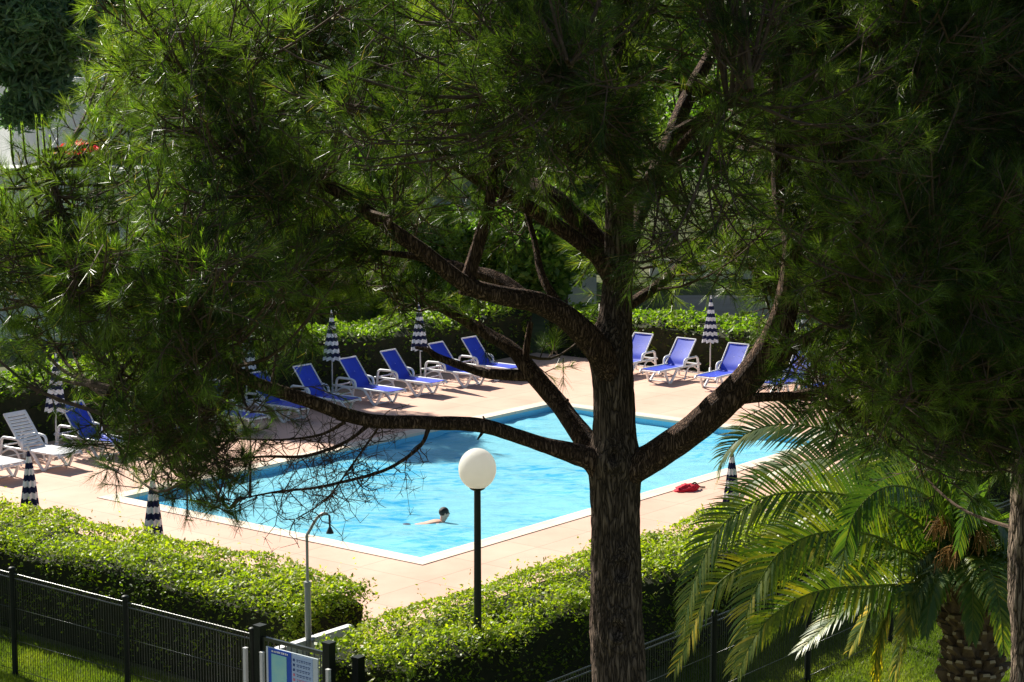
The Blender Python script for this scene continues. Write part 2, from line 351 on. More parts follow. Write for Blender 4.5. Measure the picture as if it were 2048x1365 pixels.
# water: a finely rippled surface
na, nb = 300, 170
aa, bb = np.meshgrid(np.linspace(.002, POOL_A-.002, na), np.linspace(.002, POOL_B-.002, nb), indexing='ij')
Pw = PA[None, None]+aa[..., None]*PU+bb[..., None]*PV
zz = np.full(aa.shape, -.13)
for k in range(26):
    th = rs.uniform(-.9, .9)+1.3; lam = rs.uniform(.28, 1.5); kk = 2*np.pi/lam
    zz += .0042*lam*np.sin(kk*(Pw[..., 0]*math.cos(th)+Pw[..., 1]*math.sin(th))+rs.uniform(0, 6.28))
V = np.concatenate([Pw, zz[..., None]], -1).reshape(-1, 3); i = (np.arange(na-1)[:, None]*nb+np.arange(nb-1)[None]).ravel()
mb = MB(); mb.add(V, np.stack([i, i+nb, i+nb+1, i+1], 1)); tag(mb.build('water', M['water'], smooth=True), kind='structure')
# paved entrance path between the two near hedges, and pale paving beyond the far hedges
mb = MB(); mb.add([Q(a, b, .045) for a, b in ((-30, -6.2), (-5.5, -6.2), (-5.5, -4.4), (-30, -4.4))], [[0, 1, 2, 3]]); tag(mb.build('entrance_path', M['beige_path']), kind='structure')
mb = MB(); mb.add([(5.2, 64, .02), (40, 64, .02), (40, 73, .02), (6.0, 73, .02)], [[0, 1, 2, 3]]); tag(mb.build('far_path', M['beige_path']), kind='structure')

# ------------------------------------------------------------------ grass
def grass_patch(n, area):
    P = rs.rand(n, 2)*np.array([area[1]-area[0], area[3]-area[2]])+np.array([area[0], area[2]])
    q = P-PA; a = q@PU; b = q@PV
    keep = ~((a > -7.2) & (b > -6.6)) & ~((a < -7) & (b > -6.25) & (b < -4.35))
    P = P[keep]; n = len(P); h = rs.uniform(.03, .085, n); w = rs.uniform(.004, .009, n)
    az = rs.uniform(0, 6.28, n); d = np.stack([np.cos(az), np.sin(az)], 1); l = rs.normal(0, .025, (n, 2))
    z = np.zeros((n, 1))
    V = np.stack([np.hstack([P-d*w[:, None], z]), np.hstack([P+d*w[:, None], z]), np.hstack([P+l, h[:, None]])], 1)
    t = np.clip(vnoise(np.hstack([P*1.3, z]))*.8+rs.rand(n)*.35-.1, 0, 1)
    mb = MB(); mb.add(V.reshape(-1, 3), np.arange(3*n).reshape(-1, 3), tone=np.repeat(t, 3)); return mb
tag(grass_patch(120000, (-9, -3.5, 23.5, 29.5)).build('grass', M['grass']), 'short sunlit grass behind the mesh fence at lower left', 'grass', kind='stuff')
tag(grass_patch(130000, (2.2, 8.5, 24.5, 31.5)).build('grass', M['grass']), 'short sunlit lawn below the drooping palm leaves', 'grass', kind='stuff')

# ------------------------------------------------------------------ hedges (in pool coordinates a, b)
def hedge(a0, a1, b0, b1, h, label, m, dens=420, size=.05, sprig=1.0, group=None, dens_side=None, zwob=.15):
    ct = Q((a0+a1)/2, (b0+b1)/2, 0); t = thing('hedge', label, 'hedge', tuple(ct), ANG, group)
    la, lb = a1-a0, b1-b0
    def bulge(p): return (vnoise(p*1.1)-.5)*2*zwob + (vnoise(p*3.1+7)-.5)*zwob
    parts = []
    def face(n, kind):
        u, v = rs.rand(n), rs.rand(n)
        x = (u-.5)*la; y = (v-.5)*lb
        if kind == 'top': p = np.stack([x, y, np.full(n, h)], 1); nn = np.array([0, 0, 1.])
        elif kind == 'b0': p = np.stack([x, np.full(n, -lb/2), v*h], 1); nn = np.array([0, -1., 0])
        elif kind == 'b1': p = np.stack([x, np.full(n, lb/2), v*h], 1); nn = np.array([0, 1., 0])
        elif kind == 'a0': p = np.stack([np.full(n, -la/2), y, u*h], 1); nn = np.array([-1., 0, 0])
        else: p = np.stack([np.full(n, la/2), y, u*h], 1); nn = np.array([1., 0, 0])
        # round the shoulders
        ex = np.maximum(np.abs(p[:, 0])-(la/2-.25), 0); ey = np.maximum(np.abs(p[:, 1])-(lb/2-.25), 0)
        p[:, 2] -= np.where(nn[2] > 0, (ex**2+ey**2)*1.6, 0)
        sidef = 0 if nn[2] > 0 else 1
        p = p + nn*(bulge(p+ct)[:, None]*(1-.5*sidef) - rs.exponential(.055+.05*sidef, n)[:, None]+.03-.04*sidef-sidef*(h-p[:, 2:3])*.16)
        return p
    mb = MB()
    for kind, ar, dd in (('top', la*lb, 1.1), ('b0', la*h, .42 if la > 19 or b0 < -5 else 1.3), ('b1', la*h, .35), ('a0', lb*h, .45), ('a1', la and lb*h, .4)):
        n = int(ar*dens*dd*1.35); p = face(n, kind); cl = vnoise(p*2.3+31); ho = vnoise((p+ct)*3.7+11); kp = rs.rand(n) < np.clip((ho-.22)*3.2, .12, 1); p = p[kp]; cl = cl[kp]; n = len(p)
        tone = np.clip(.15+.75*rs.rand(n)*(.55+.7*cl)+(.16 if kind == 'top' else -.05), 0, 1); leaves(mb, p, size, 1.7, .5, tone)  # top leaves toned lighter, side leaves darker: sun and shade put into the colour
    # upright sprigs of new growth over the top
    n = int(la*lb*16*sprig); b = face(n, 'top'); hh = rs.gamma(1.8, .048, n)+.03
    d = unit(np.stack([rs.normal(0, .25, n), rs.normal(0, .25, n), np.ones(n)], 1))
    for k in range(7):
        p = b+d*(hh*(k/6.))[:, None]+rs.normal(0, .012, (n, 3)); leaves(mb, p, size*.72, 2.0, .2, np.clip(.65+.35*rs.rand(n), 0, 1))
    mb.build('foliage', m, t)
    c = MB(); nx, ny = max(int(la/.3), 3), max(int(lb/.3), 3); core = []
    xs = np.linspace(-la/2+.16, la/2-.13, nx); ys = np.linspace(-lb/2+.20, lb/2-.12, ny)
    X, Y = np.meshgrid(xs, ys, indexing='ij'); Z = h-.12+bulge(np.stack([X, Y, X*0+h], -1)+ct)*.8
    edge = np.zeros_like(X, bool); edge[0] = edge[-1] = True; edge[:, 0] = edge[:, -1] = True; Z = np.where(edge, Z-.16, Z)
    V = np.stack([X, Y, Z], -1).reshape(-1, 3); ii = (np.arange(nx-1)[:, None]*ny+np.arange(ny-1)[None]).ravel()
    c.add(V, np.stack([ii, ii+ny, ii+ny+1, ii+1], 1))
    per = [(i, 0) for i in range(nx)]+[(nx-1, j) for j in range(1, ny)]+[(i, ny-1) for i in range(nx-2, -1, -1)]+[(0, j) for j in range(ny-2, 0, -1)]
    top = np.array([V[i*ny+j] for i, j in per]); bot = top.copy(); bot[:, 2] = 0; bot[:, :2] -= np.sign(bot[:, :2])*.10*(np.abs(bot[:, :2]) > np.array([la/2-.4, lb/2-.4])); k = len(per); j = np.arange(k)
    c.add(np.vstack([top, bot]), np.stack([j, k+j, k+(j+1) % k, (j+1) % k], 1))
    c.build('shade_core', M['hedge_core'], t); return t  # solid dark core painted as the shade behind the leaves, no modelled branches
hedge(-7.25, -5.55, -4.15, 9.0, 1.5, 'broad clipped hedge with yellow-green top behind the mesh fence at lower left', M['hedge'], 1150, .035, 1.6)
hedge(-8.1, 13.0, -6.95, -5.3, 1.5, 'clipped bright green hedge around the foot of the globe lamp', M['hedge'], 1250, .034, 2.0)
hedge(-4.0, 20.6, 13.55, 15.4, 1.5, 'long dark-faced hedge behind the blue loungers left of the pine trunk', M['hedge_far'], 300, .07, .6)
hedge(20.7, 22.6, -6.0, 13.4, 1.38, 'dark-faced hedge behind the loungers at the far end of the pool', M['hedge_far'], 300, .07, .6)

# ------------------------------------------------------------------ fences
def fence(p0, p1, h, label, first=0, spacing=2.4, board=None):
    p0 = np.array(p0); p1 = np.array(p1); ln = np.linalg.norm(p1-p0); rz = math.atan2(*(p1-p0)[[1, 0]])
    t = thing('mesh_fence', label, 'fence', (*p0, 0), rz, None)
    n = int(round(ln/spacing))
    for i in range(n+1):
        x = i*ln/n; mb = MB(); mb.tube([(x, 0, .0), (x, 0, h+.04)], .042, 14); mb.lathe([(0, h+.075), (.035, h+.07), (.052, h+.055), (.052, h+.04), (0, h+.04)], 12, (x, 0, 0)); mb.build('post', M['post_paint'], t, True)
    for i in range(n):
        x0, x1 = i*ln/n+.045, (i+1)*ln/n-.045; mb = MB()
        for z in (h-.02, h-.085): mb.tube([(x0, 0, z), (x1, 0, z)], .011, 8)
        for z in (h*.66, h*.35, .10): mb.bar((x0, -.006, z), (x1, -.006, z), .006, .007)
        k = int((x1-x0)/.05)
        xs = np.linspace(x0, x1, k); P0 = np.stack([xs, xs*0, xs*0+.04], 1); P1 = P0.copy(); P1[:, 2] = h
        mb.segs(P0, P1, .0042, .0042, 4); mb.build('mesh_panel', M['black_metal'], t, True)
    return t
FA = -8.45
fence(Q(FA, .11+2.4*3)[:2], Q(FA, -4.65)[:2], 1.5, 'dark mesh fence with thin double top rail at lower left')
fence(Q(-9.0, -8.7)[:2], Q(10.2, -8.7)[:2], 1.5, 'dark mesh fence running behind the pine trunk and under the palm')
# gate beside it
g = thing('gate', 'dark metal gate carrying the blue notice board', 'gate', tuple(Q(FA, -4.68)), math.atan2(*(-PV)[[1, 0]]))
for x in (.10, 1.28):
    mb = MB(); mb.box((x, 0, .80), (.11, .11, 1.60)); mb.box((x, 0, 1.615), (.125, .125, .03)); mb.build('post', M['post_paint'], g)
mb = MB()
for z in (1.47, .12): mb.bar((.16, 0, z), (1.22, 0, z), .04, .045)
for x in (.18, 1.20): mb.bar((x, 0, .10), (x, 0, 1.45), .04, .04)
P0 = np.array([[x, 0, .14] for x in np.linspace(.24, 1.14, 10)]); P1 = P0.copy(); P1[:, 2] = 1.45
mb.segs(P0, P1, .008, .008, 6); mb.build('leaf', M['black_metal'], g)
mb = MB(); mb.box((1.50, .28, .70), (.10, .12, 1.40)); mb.box((1.50, .28, 1.41), (.115, .135, .03)); mb.build('closing_post', M['post_paint'], g)
mb = MB(); mb.box((1.14, -.05, 1.02), (.03, .04, .12)); mb.bar((1.14, -.06, 1.02), (1.02, -.06, 1.02), .018, .018); mb.build('handle', M['grey_metal'], g)
# white guide posts at both sides of the board
for xx, lb in ((-.06, 'slim pale post left of the corner fence post by the gate'), (.235, 'slim pale post at the left edge of the notice board'), (1.36, 'slim pale post right of the notice board')):
    p = Q(FA-.10, -4.68-xx); mb = MB(); mb.box((0, 0, .66), (.045, .045, 1.32)); mb.box((0, 0, 1.325), (.052, .052, .012))
    tag(mb.build('pale_post', M['alu'], loc=tuple(p)), lb, 'post', 'pale posts beside the notice board').rotation_euler = (0, 0, ANG)
# notice board: blue sheet with a pale picture, rows of small text lines and symbols
nb_ = thing('notice_board', 'blue and white notice board with a pool picture hanging on the gate', 'notice board', tuple(Q(FA-.075, -4.68-.29)), math.atan2(*(-PV)[[1, 0]]))
def flat(name, x0, x1, z0, z1, y, m, par): mb = MB(); mb.box(((x0+x1)/2, y, (z0+z1)/2), (x1-x0, .004, z1-z0)); return mb.build(name, m, par)
bw = .88
mb = MB(); mb.box((bw/2, 0, .98), (bw, .018, .86)); mb.build('panel', mat('board_white', (.62, .70, .74), .4), nb_)
blu = mat('board_blue', (.03, .10, .55), .35); pal = noisy('board_picture', (.25, .62, .72), (.40, .74, .66), 5, .4, 0)
pk = mat('board_pale_blue', (.42, .56, .80), .4); ink = mat('board_ink', (.03, .06, .22), .5); rd = mat('board_red', (.66, .20, .28), .5); wht = mat('board_print_white', (.8, .82, .85), .5)
flat('blue_border', .04, .44, .56, 1.405, -.012, blu, nb_)
flat('picture', .10, .36, .90, 1.34, -.017, pal, nb_)
flat('rules_sheet', .45, .80, .56, 1.395, -.012, pk, nb_)
mb = MB()
for k in range(9): mb.box((.12+.032*k+.004*(k % 2), -.0205, 1.372), (.018 if k % 3 else .026, .003, .02))
mb.build('heading', wht, nb_)
mb = MB(); mr = MB()
for k in range(12):
    z = 1.33-.062*k; (mr if k in (3, 4, 5, 9) else mb).box((.485, -.0165, z), (.03, .003, .03))
    x = .53
    while x < .76:
        w = rs.uniform(.02, .05); (mr if k in (4, 5, 6) else mb).box((x+w/2, -.0165, z+.008), (w, .003, .008)); (mb).box((x+w/2, -.0165, z-.012), (w*.8, .003, .006)); x += w+.012
mb.build('text_lines', ink, nb_); mr.build('red_text_lines', rd, nb_)
mb = MB()
for k in range(4): mb.box((.20+.01*k, -.0165, .86-.05*k), (.16-.02*k, .003, .014))
mb.build('caption_lines', wht, nb_)

# white low wall at the end of the left hedge
mb = MB(); mb.box((0, 0, .58), (1.7, .09, 1.16)); mb.box((0, 0, 1.17), (1.72, .10, .02))
w_ = mb.build('low_wall', M['white_wall'], loc=tuple(Q(-7.47, -4.58))); w_.rotation_euler = (0, 0, ANG)
tag(w_, 'low pale grey wall beside the shower behind the notice board', 'wall')
# shower
sp = W(617, 1293, 24.7); sh = thing('pool_shower', 'slim grey outdoor shower with bent arm rising behind the notice board', 'shower', (sp[0], sp[1], .045))
ztop = W(617, 1075, 24.7)[2]; zc = W(617, 1175, 24.7)[2]
mb = MB(); mb.tube([(0, 0, 0), (0, 0, zc)], .040, 14); mb.lathe([(.10, 0), (.10, .012), (.045, .03)], 16); mb.tube([(0, 0, zc-.03), (0, 0, zc+.03)], .048, 14); mb.build('post', M['grey_metal'], sh, True)
e = W(650, 1034, 24.7)-W(617, 1075, 24.7)
mb = MB(); mb.tube(interp([(0, 0, zc), (0, 0, ztop-.12), (0, 0, ztop-.02), (.04, 0, ztop+.05), (e[0]*.6, 0, ztop+e[2]*.75), (e[0], 0, ztop+e[2]), (e[0]+.05, 0, ztop+e[2]-.01)], 30), .019, 10); mb.build('arm', M['grey_metal'], sh, True)
mb = MB(); x_ = e[0]+.075; z_ = ztop+e[2]
mb.tube([(x_-.03, 0, z_-.01), (x_, 0, z_-.03), (x_+.006, 0, z_-.19)], .013, 8); mb.lathe([(.012, z_-.17), (.045, z_-.24), (.05, z_-.26), (0, z_-.262)], 18, (x_+.006, 0, 0)); mb.build('shower_head', M['dark_metal'], sh, True)
mb = MB(); mb.tube([(.03, -.02, 1.15), (.06, -.05, 1.15)], .012, 8); mb.lathe([(.0, 1.12), (.028, 1.12), (.028, 1.18), (0, 1.18)], 10, (.07, -.055, 0)); mb.build('push_valve', M['grey_metal'], sh, True)

# ------------------------------------------------------------------ globe lamp
lp = Q(-6.55, -6.5)+np.array([.16, 0, 0]); lt = thing('globe_lamp', 'tall black lamp post with a big white globe in front of the pool', 'street lamp', tuple(lp))
Yl = lp[1]; zg = W(953, 938, Yl)[2]; rg = .236
mb = MB(); mb.tube([(0, 0, .0), (0, 0, 1.1), (0, 0, 2.2), (0, 0, zg-rg*1.03)], [.058, .052, .046, .042], 20)
mb.lathe([(.13, 0), (.13, .02), (.06, .05)], 20); mb.build('pole', M['black_pole'], lt, True)
mb = MB(); mb.lathe([(.045, zg-rg*1.18), (.085, zg-rg*1.10), (.105, zg-rg*1.0), (.105, zg-rg*.93), (.0, zg-rg*.93)], 24); mb.build('collar', M['black_pole'], lt, True)
mb = MB(); th = np.linspace(-np.pi/2+.4, np.pi/2, 34); mb.lathe(np.stack([rg*np.cos(th), zg+rg*1.10*np.sin(th)], 1), 48)
gm = mat('opal_globe', (.97, .96, .92), .22, .5); tr_ = N(gm, 'ShaderNodeBsdfTranslucent'); tr_.inputs[0].default_value = (.99, .96, .88, 1); ms_ = N(gm, 'ShaderNodeMixShader'); ms_.inputs[0].default_value = .5; L(gm, gm.node_tree.nodes['Principled BSDF'].outputs[0], ms_.inputs[1]); L(gm, tr_.outputs[0], ms_.inputs[2]); L(gm, ms_.outputs[0], gm.node_tree.nodes['Material Output'].inputs[0])
mb.build('globe', gm, lt, True)

# ------------------------------------------------------------------ loungers
def make_lounger(kind):
    t = thing('sun_lounger', '', 'sun lounger'); W2 = .31
    fm = M['white_plastic']
    ba = R(51); px_, pz = -.15, .37
    # side frames
    for s in (-1, 1):
        mb = MB(); y = s*W2
        mb.tube(interp([(1.0, y, .30), (.96, y, .355), (.8, y, .37), (-.75, y, .37), (-.92, y, .36)], 16), .030, 8)
        mb.build('side_rail', fm, t, True)
        mb = MB(); mb.tube(interp([(.08, y, .36), (.16, y, .345), (.34, y*1.04, .16), (.50, y*1.06, .015), (.56, y*1.06, .015), (.66, y*1.04, .16), (.75, y, .35)], 26), .036, 8, disp=None); mb.build('leg', fm, t, True)
        mb = MB(); mb.tube(interp([(-.12, y*1.06, .36), (-.13, y*1.08, .50), (-.22, y*1.08, .575), (-.55, y*1.08, .585), (-.74, y*1.08, .55), (-.80, y*1.06, .30), (-.84, y*1.06, .015)], 30), .032, 8)
        mb.tube(interp([(-.81, y*1.06, .22), (-.55, y*1.06, .34), (-.30, y*1.06, .30), (-.16, y*1.06, .015)], 20), .022, 8); mb.build('arm_rest', fm, t, True)
    for x_, z_, r_c in ((.97, .34, .022), (-.88, .36, .022), (.52, .03, .016), (-.82, .12, .016)):
        mb = MB(); mb.tube([(x_, -W2, z_), (x_, W2, z_)], r_c, 8); mb.build('cross_bar', fm, t, True)
    c, s_ = math.cos(ba), math.sin(ba); LB = .88
    if kind == 'blue':
        # one taut cloth over seat and back with a slight sag
        prof = interp([(.95, .395), (.6, .385), (.2, .38), (px_+.06, .385), (px_-.06, .40), (px_-.25*c, pz+.25*s_), (px_-.6*c, pz+.6*s_-.005), (px_-LB*c, pz+LB*s_)], 40)
        prof = np.hstack([prof, np.zeros((len(prof), 1))]) if prof.shape[1] == 2 else prof
        ny = 9; ys = np.linspace(-W2+.03, W2-.03, ny); Vt = []
        for (x, z) in prof[:, :2]:
            for y in ys: Vt.append((x, y, z-.018*(1-(y/W2)**2)))
        Vt = np.array(Vt); Vb = Vt+np.array([0, 0, -.012]); n = len(prof); i = (np.arange(n-1)[:, None]*ny+np.arange(ny-1)[None]).ravel()
        split = (n*4)//8
        for nm, lo, hi in (('seat', 0, 22), ('backrest', 21, n)):
            mb = MB(); sel = Vt[lo*ny:hi*ny]; k = hi-lo; ii = (np.arange(k-1)[:, None]*ny+np.arange(ny-1)[None]).ravel()
            q = np.stack([ii, ii+ny, ii+ny+1, ii+1], 1); mb.add(sel, q); nrm = np.array([.010, 0, -.010]); mb.add(sel+nrm*(1 if nm == 'backrest' else .9), q[:, ::-1])
            mb.build(nm, M['blue_fabric'], t, True)
    else:
        mb = MB()
        for k in range(19): mb.box((.92-.055*k, 0, .392-.02*max(0, (.92-.055*k-.75))*4), (.045, W2*2-.03, .018))
        mb.bar((.94, W2-.03, .385), (px_, W2-.03, .385), .05, .03); mb.bar((.94, -W2+.03, .385), (px_, -W2+.03, .385), .05, .03); mb.build('seat', fm, t)
        mb = MB()
        for k in range(11):
            l = .07+k*.077; p = np.array([px_-l*c, 0, pz+l*s_]); mb.bar(p+[0, -W2+.05, 0], p+[0, W2-.05, 0], .018, .052, up=(-c, 0, s_))
        for s in (-1, 1): mb.bar((px_, s*(W2-.03), pz), (px_-LB*c, s*(W2-.03), pz+LB*s_), .05, .035, up=(s_, 0, c))
        mb.bar((px_-LB*c, -W2+.01, pz+LB*s_), (px_-LB*c, W2-.01, pz+LB*s_), .06, .035, up=(s_, 0, c)); mb.build('backrest', fm, t)
    if kind == 'blue':
        mb = MB()
        for s in (-1, 1): mb.tube([(px_, s*W2, pz), (px_-LB*c, s*W2, pz+LB*s_)], .018, 8)
        mb.tube([(px_-LB*c, -W2, pz+LB*s_), (px_-LB*c, W2, pz+LB*s_)], .02, 8)
        mb.build('back_frame', fm, t, True)
    mb = MB(); mb.tube([(px_-.5*c, 0, pz+.5*s_-.02), (-.62, 0, .36)], .013, 6); mb.build('back_prop', fm, t, True)
    return t
DZ = .05
white = [(.95, 'white slatted lounger on its own left of the first blue lounger'), (-.45, 'white slatted lounger cut off at the left edge, only its foot end in view')]
blue_l = [(2.55, 'blue lounger beside the white slatted lounger, half behind pine needles'),
          (4.3, 'blue lounger hidden behind thick pine needles beside the leftmost one'),
          (6.5, 'blue lounger seen in bits through pine twigs left of the long low branch'),
          (8.15, 'blue lounger partly behind twigs, just left of the long low branch'),
          (9.6, 'blue lounger whose foot end shows above the long low branch'),
          (11.25, 'clear blue lounger right beside the parasol standing by the long low branch'),
          (12.9, 'clear blue lounger left of the parasol half hidden by the branch'),
          (14.75, 'blue lounger with low back right of the half hidden parasol'),
          (16.1, 'last blue lounger of the left row, just left of the rising pine limb')]
lw = make_lounger('white'); lb_ = make_lounger('blue')
rz_left = math.atan2(*(-PV)[[1, 0]])
fw = False
for i, (a, lab) in enumerate(white):
    p = Q(a, 11.62, DZ)
    if i == 0: lw.location = tuple(p); lw.rotation_euler = (0, 0, rz_left+.06); lw['label'] = lab; lw['group'] = 'white loungers at the left edge'
    else: dup(lw, tuple(p), rz_left+.02, lab)
lb_['group'] = 'blue loungers along the left hedge'
for i, (a, lab) in enumerate(blue_l):
    p = Q(a, 11.70+rs.uniform(-.08, .08), DZ); rz = rz_left+rs.uniform(-.06, .06)
    if i == 0: lb_.location = tuple(p); lb_.rotation_euler = (0, 0, rz); lb_['label'] = lab
    else: dup(lb_, tuple(p), rz, lab)
rz_right = math.atan2(*(-PU)[[1, 0]])
blue_r = [(9.05, 'blue lounger half hidden by the pine trunk at the far end'), (7.6, 'blue lounger standing clear between pine trunk and far parasol'),
          (5.9, 'blue lounger right of the far parasol, cut by the rising limb'), (3.9, 'blue lounger just right of the big rising limb, behind needles'),
          (2.75, 'blue lounger second from the big rising limb, behind needles'), (1.0, 'rightmost blue lounger glimpsed through dark needles')]
for b, lab in blue_r:
    o = dup(lb_, tuple(Q(18.98+rs.uniform(-.06, .06), b, DZ)), rz_right+rs.uniform(-.06, .06), lab); o['group'] = 'blue loungers at the far end of the pool'

# ------------------------------------------------------------------ closed parasols
def make_parasol():
    t = thing('closed_parasol', '', 'parasol', group='closed navy and white striped parasols around the pool')
    mb = MB(); mb.tube([(0, 0, .04), (0, 0, 2.16)], .017, 10); mb.build('pole', M['alu'], t, True)
    mb = MB(); mb.lathe([(0, 0), (.20, 0), (.20, .05), (.17, .07), (.03, .09), (.03, .22), (0, .22)], 24); mb.build('base', M['white_plastic'], t, True)
    n, k = 40, 48; th = np.linspace(0, 2*np.pi, k, endpoint=False); z = np.linspace(2.12, .93, n); u = (2.12-z)/1.19
    r = .022+.175*u**.85; pl = 1+.22*np.sin(8*th)[None]*np.minimum(1, u*4)[:, None]+.05*np.sin(3*th+5*u[:, None])
    rr = r[:, None]*pl; zz_ = z[:, None]-.016*np.sin(8*th)[None]*u[:, None]
    V = np.stack([rr*np.cos(th), rr*np.sin(th), zz_], -1).reshape(-1, 3); i = np.arange(n-1)[:, None]*k; j = np.arange(k)[None]; j2 = (j+1) % k
    mb = MB(); mb.add(V, np.stack([i+j, i+k+j, i+k+j2, i+j2], -1).reshape(-1, 4), tone=(u[:, None]*1.19+0*th[None]).ravel()); mb.build('canopy', M['stripe'], t, True)
    mb = MB(); mb.lathe([(0, 2.22), (.012, 2.20), (.024, 2.15), (.024, 2.11), (0, 2.11)], 12); mb.build('tip', M['white_plastic'], t, True)
    return t
par = make_parasol()
um = [(tuple(W(112, 908, 42.8)[:2]), 'striped closed parasol standing between the white and first blue lounger', 1.0, .03),
      (tuple(W(492, 808, 49.0)[:2]), 'striped closed parasol peeking over the long low branch among needles', 1.0, .05),
      (tuple(W(665, 795, 50.4)[:2]), 'striped closed parasol between two blue loungers above the low branch', 1.0, 0),
      (tuple(W(842, 772, 52.2)[:2]), 'striped closed parasol half hidden by needles, left of the forked limb', 1.0, -.02),
      (tuple(W(1420, 755, 53.7)[:2]), 'striped closed parasol between the loungers right of the pine trunk', 1.0, 0),
      (tuple(W(1606, 760, 53.2)[:2]), 'striped closed parasol behind the rising limb, mostly hidden by needles', 1.0, 0),
      ((-8.0, 32.25), 'striped parasol rising behind the near hedge at the left edge', .8, 0),
      ((-5.6, 30.3), 'striped parasol in front of the left corner of the pool', .8, 0),
      ((3.64, 32.25), 'striped parasol behind the palm leaves, nearly covered by them', .8, 0)]
for i, (p, lab, sw, tl) in enumerate(um):
    if i == 0: o = par; o['label'] = lab; o.location = (*p, DZ)
    else: o = dup(par, (*p, DZ), rs.uniform(0, 6), lab)
    o.scale = (sw, sw, 1); o.rotation_euler = (0, tl, rs.uniform(0, 6)*0)

# ------------------------------------------------------------------ red towel bag on the deck
tp = W(1373, 987, 38.9); tb = thing('beach_bag', 'crumpled red bag with a dark strap on the deck right of the pool', 'bag', (tp[0], tp[1], DZ), .3)
n, k = 18, 28; th = np.linspace(0, 2*np.pi, k, endpoint=False); ph = np.linspace(0, np.pi/2, n)
V = []
for p in ph:
    for q in th:
        d = np.array([math.cos(p)*math.cos(q)*.26, math.cos(p)*math.sin(q)*.16, math.sin(p)*.13]); d *= 1+.55*(vnoise(d*16+3)-.5)+.3*(vnoise(d*40)-.5); d[2] = max(d[2], 0); V.append(d)
i = np.arange(n-1)[:, None]*k; j = np.arange(k)[None]; j2 = (j+1) % k
mb = MB(); mb.add(V, np.stack([i+j, i+j2, i+k+j2, i+k+j], -1).reshape(-1, 4)); mb.build('cloth', M['red'], tb, True)
mb = MB(); mb.tube(interp([(.10, .02, .10), (.2, .05, .14), (.32, .08, .04), (.42, .06, .03), (.30, .12, .03), (.22, .10, .03)], 20), .016, 8); mb.build('strap', M['dark_cloth'], tb, True)

# ------------------------------------------------------------------ swimmer
def skin_obj(name, verts, edges, radii, m, parent=None, sub=2):
    me = bpy.data.meshes.new(name); me.from_pydata([tuple(v) for v in verts], edges, []); me.materials.append(m)
    o = bpy.data.objects.new(name, me); C.objects.link(o)
    md = o.modifiers.new('skin', 'SKIN'); md.use_smooth_shade = True
    for i, r in enumerate(radii): me.skin_vertices[0].data[i].radius = (r, r) if np.isscalar(r) else r
    me.skin_vertices[0].data[0].use_root = True
    s = o.modifiers.new('sub', 'SUBSURF'); s.levels = 1; s.render_levels = sub
    if parent is not None: o.parent = parent
    return o
hd = W(884, 1024, 36.9); hd[2] = .0
sw_rz = math.atan2(.12, 1)
v = []; e_ = []; r_ = []
def add(p, r, par=None):
    v.append(p); r_.append(r); i = len(v)-1
    if par is not None: e_.append((par, i))
    return i
pel = add((-.62, 0, -.17), (.13, .10)); wa = add((-.42, 0, -.15), (.125, .09), pel); ch = add((-.20, 0, -.125), (.155, .11), wa); up_ = add((-.05, 0, -.10), (.13, .09), ch)
nk = add((.02, 0, -.03), .058, up_); h0 = add((.05, 0, .03), .075, nk); h1 = add((.075, 0, .10), (.085, .095), h0); h2 = add((.085, 0, .17), (.072, .08), h1)
for s in (-1, 1):
    shd = add((-.08, s*.17, -.10), .062, up_); el = add((.14, s*.34, -.20), .042, shd); wr = add((.36, s*.40, -.19), .028, el); pm = add((.42, s*.40, -.19), (.036, .02), wr)
    for k, (dy, ln) in enumerate(((-.028, .07), (-.010, .082), (.009, .078), (.027, .062))):
        f1 = add((.455, s*.40+dy, -.19), .0095, pm); f2 = add((.455+ln*.5, s*.40+dy*1.15, -.193), .0085, f1); add((.455+ln, s*.40+dy*1.2, -.203), .0075, f2)
    t1 = add((.40, s*.40-s*.045, -.195), .011, pm); add((.43, s*.40-s*.066, -.20), .009, t1)
    hp = add((-.74, s*.10, -.20), .085, pel); kn = add((-1.05, s*.24, -.24), .058, hp); an = add((-1.40, s*.20, -.21), .034, kn); add((-1.54, s*.24, -.20), (.03, .022), an)
body = skin_obj('person', v, e_, r_, M['skin']); body.location = tuple(hd+np.array([-.02, 0, -.075])); body.rotation_euler = (0, 0, sw_rz)
tag(body, 'lone person with dark hair swimming breaststroke in the pool', 'person')
def ell(mb, c, r, n=14, k=20, cut=None):
    ph = np.linspace(-np.pi/2, np.pi/2, n); th = np.linspace(0, 2*np.pi, k, endpoint=False)
    V = np.array([[c[0]+r[0]*math.cos(p)*math.cos(q), c[1]+r[1]*math.cos(p)*math.sin(q), c[2]+r[2]*math.sin(p)] for p in ph for q in th])
    i = np.arange(n-1)[:, None]*k; j = np.arange(k)[None]; j2 = (j+1) % k; mb.add(V, np.stack([i+j, i+j2, i+k+j2, i+k+j], -1).reshape(-1, 4))
mb = MB(); ell(mb, (.055, 0, .145), (.098, .088, .095)); mb.build('hair', M['hair'], body, True)
mb = MB(); ell(mb, (.158, 0, .105), (.014, .011, .018), 8, 10); mb.build('nose', M['skin'], body, True)
for s in (-1, 1):
    mb = MB(); ell(mb, (.075, s*.088, .11), (.02, .012, .03), 8, 10); mb.build('ear', M['skin'], body, True)
    mb = MB(); ell(mb, (.152, s*.032, .125), (.008, .013, .009), 8, 10); mb.build('eye', M['hair'], body, True)
mb = MB(); ell(mb, (.150, 0, .060), (.010, .024, .007), 8, 10); mb.build('mouth', M['red'], body, True)
mb = MB(); ell(mb, (-.66, 0, -.178), (.17, .165, .118)); mb.build('swim_shorts', M['trunks'], body, True)

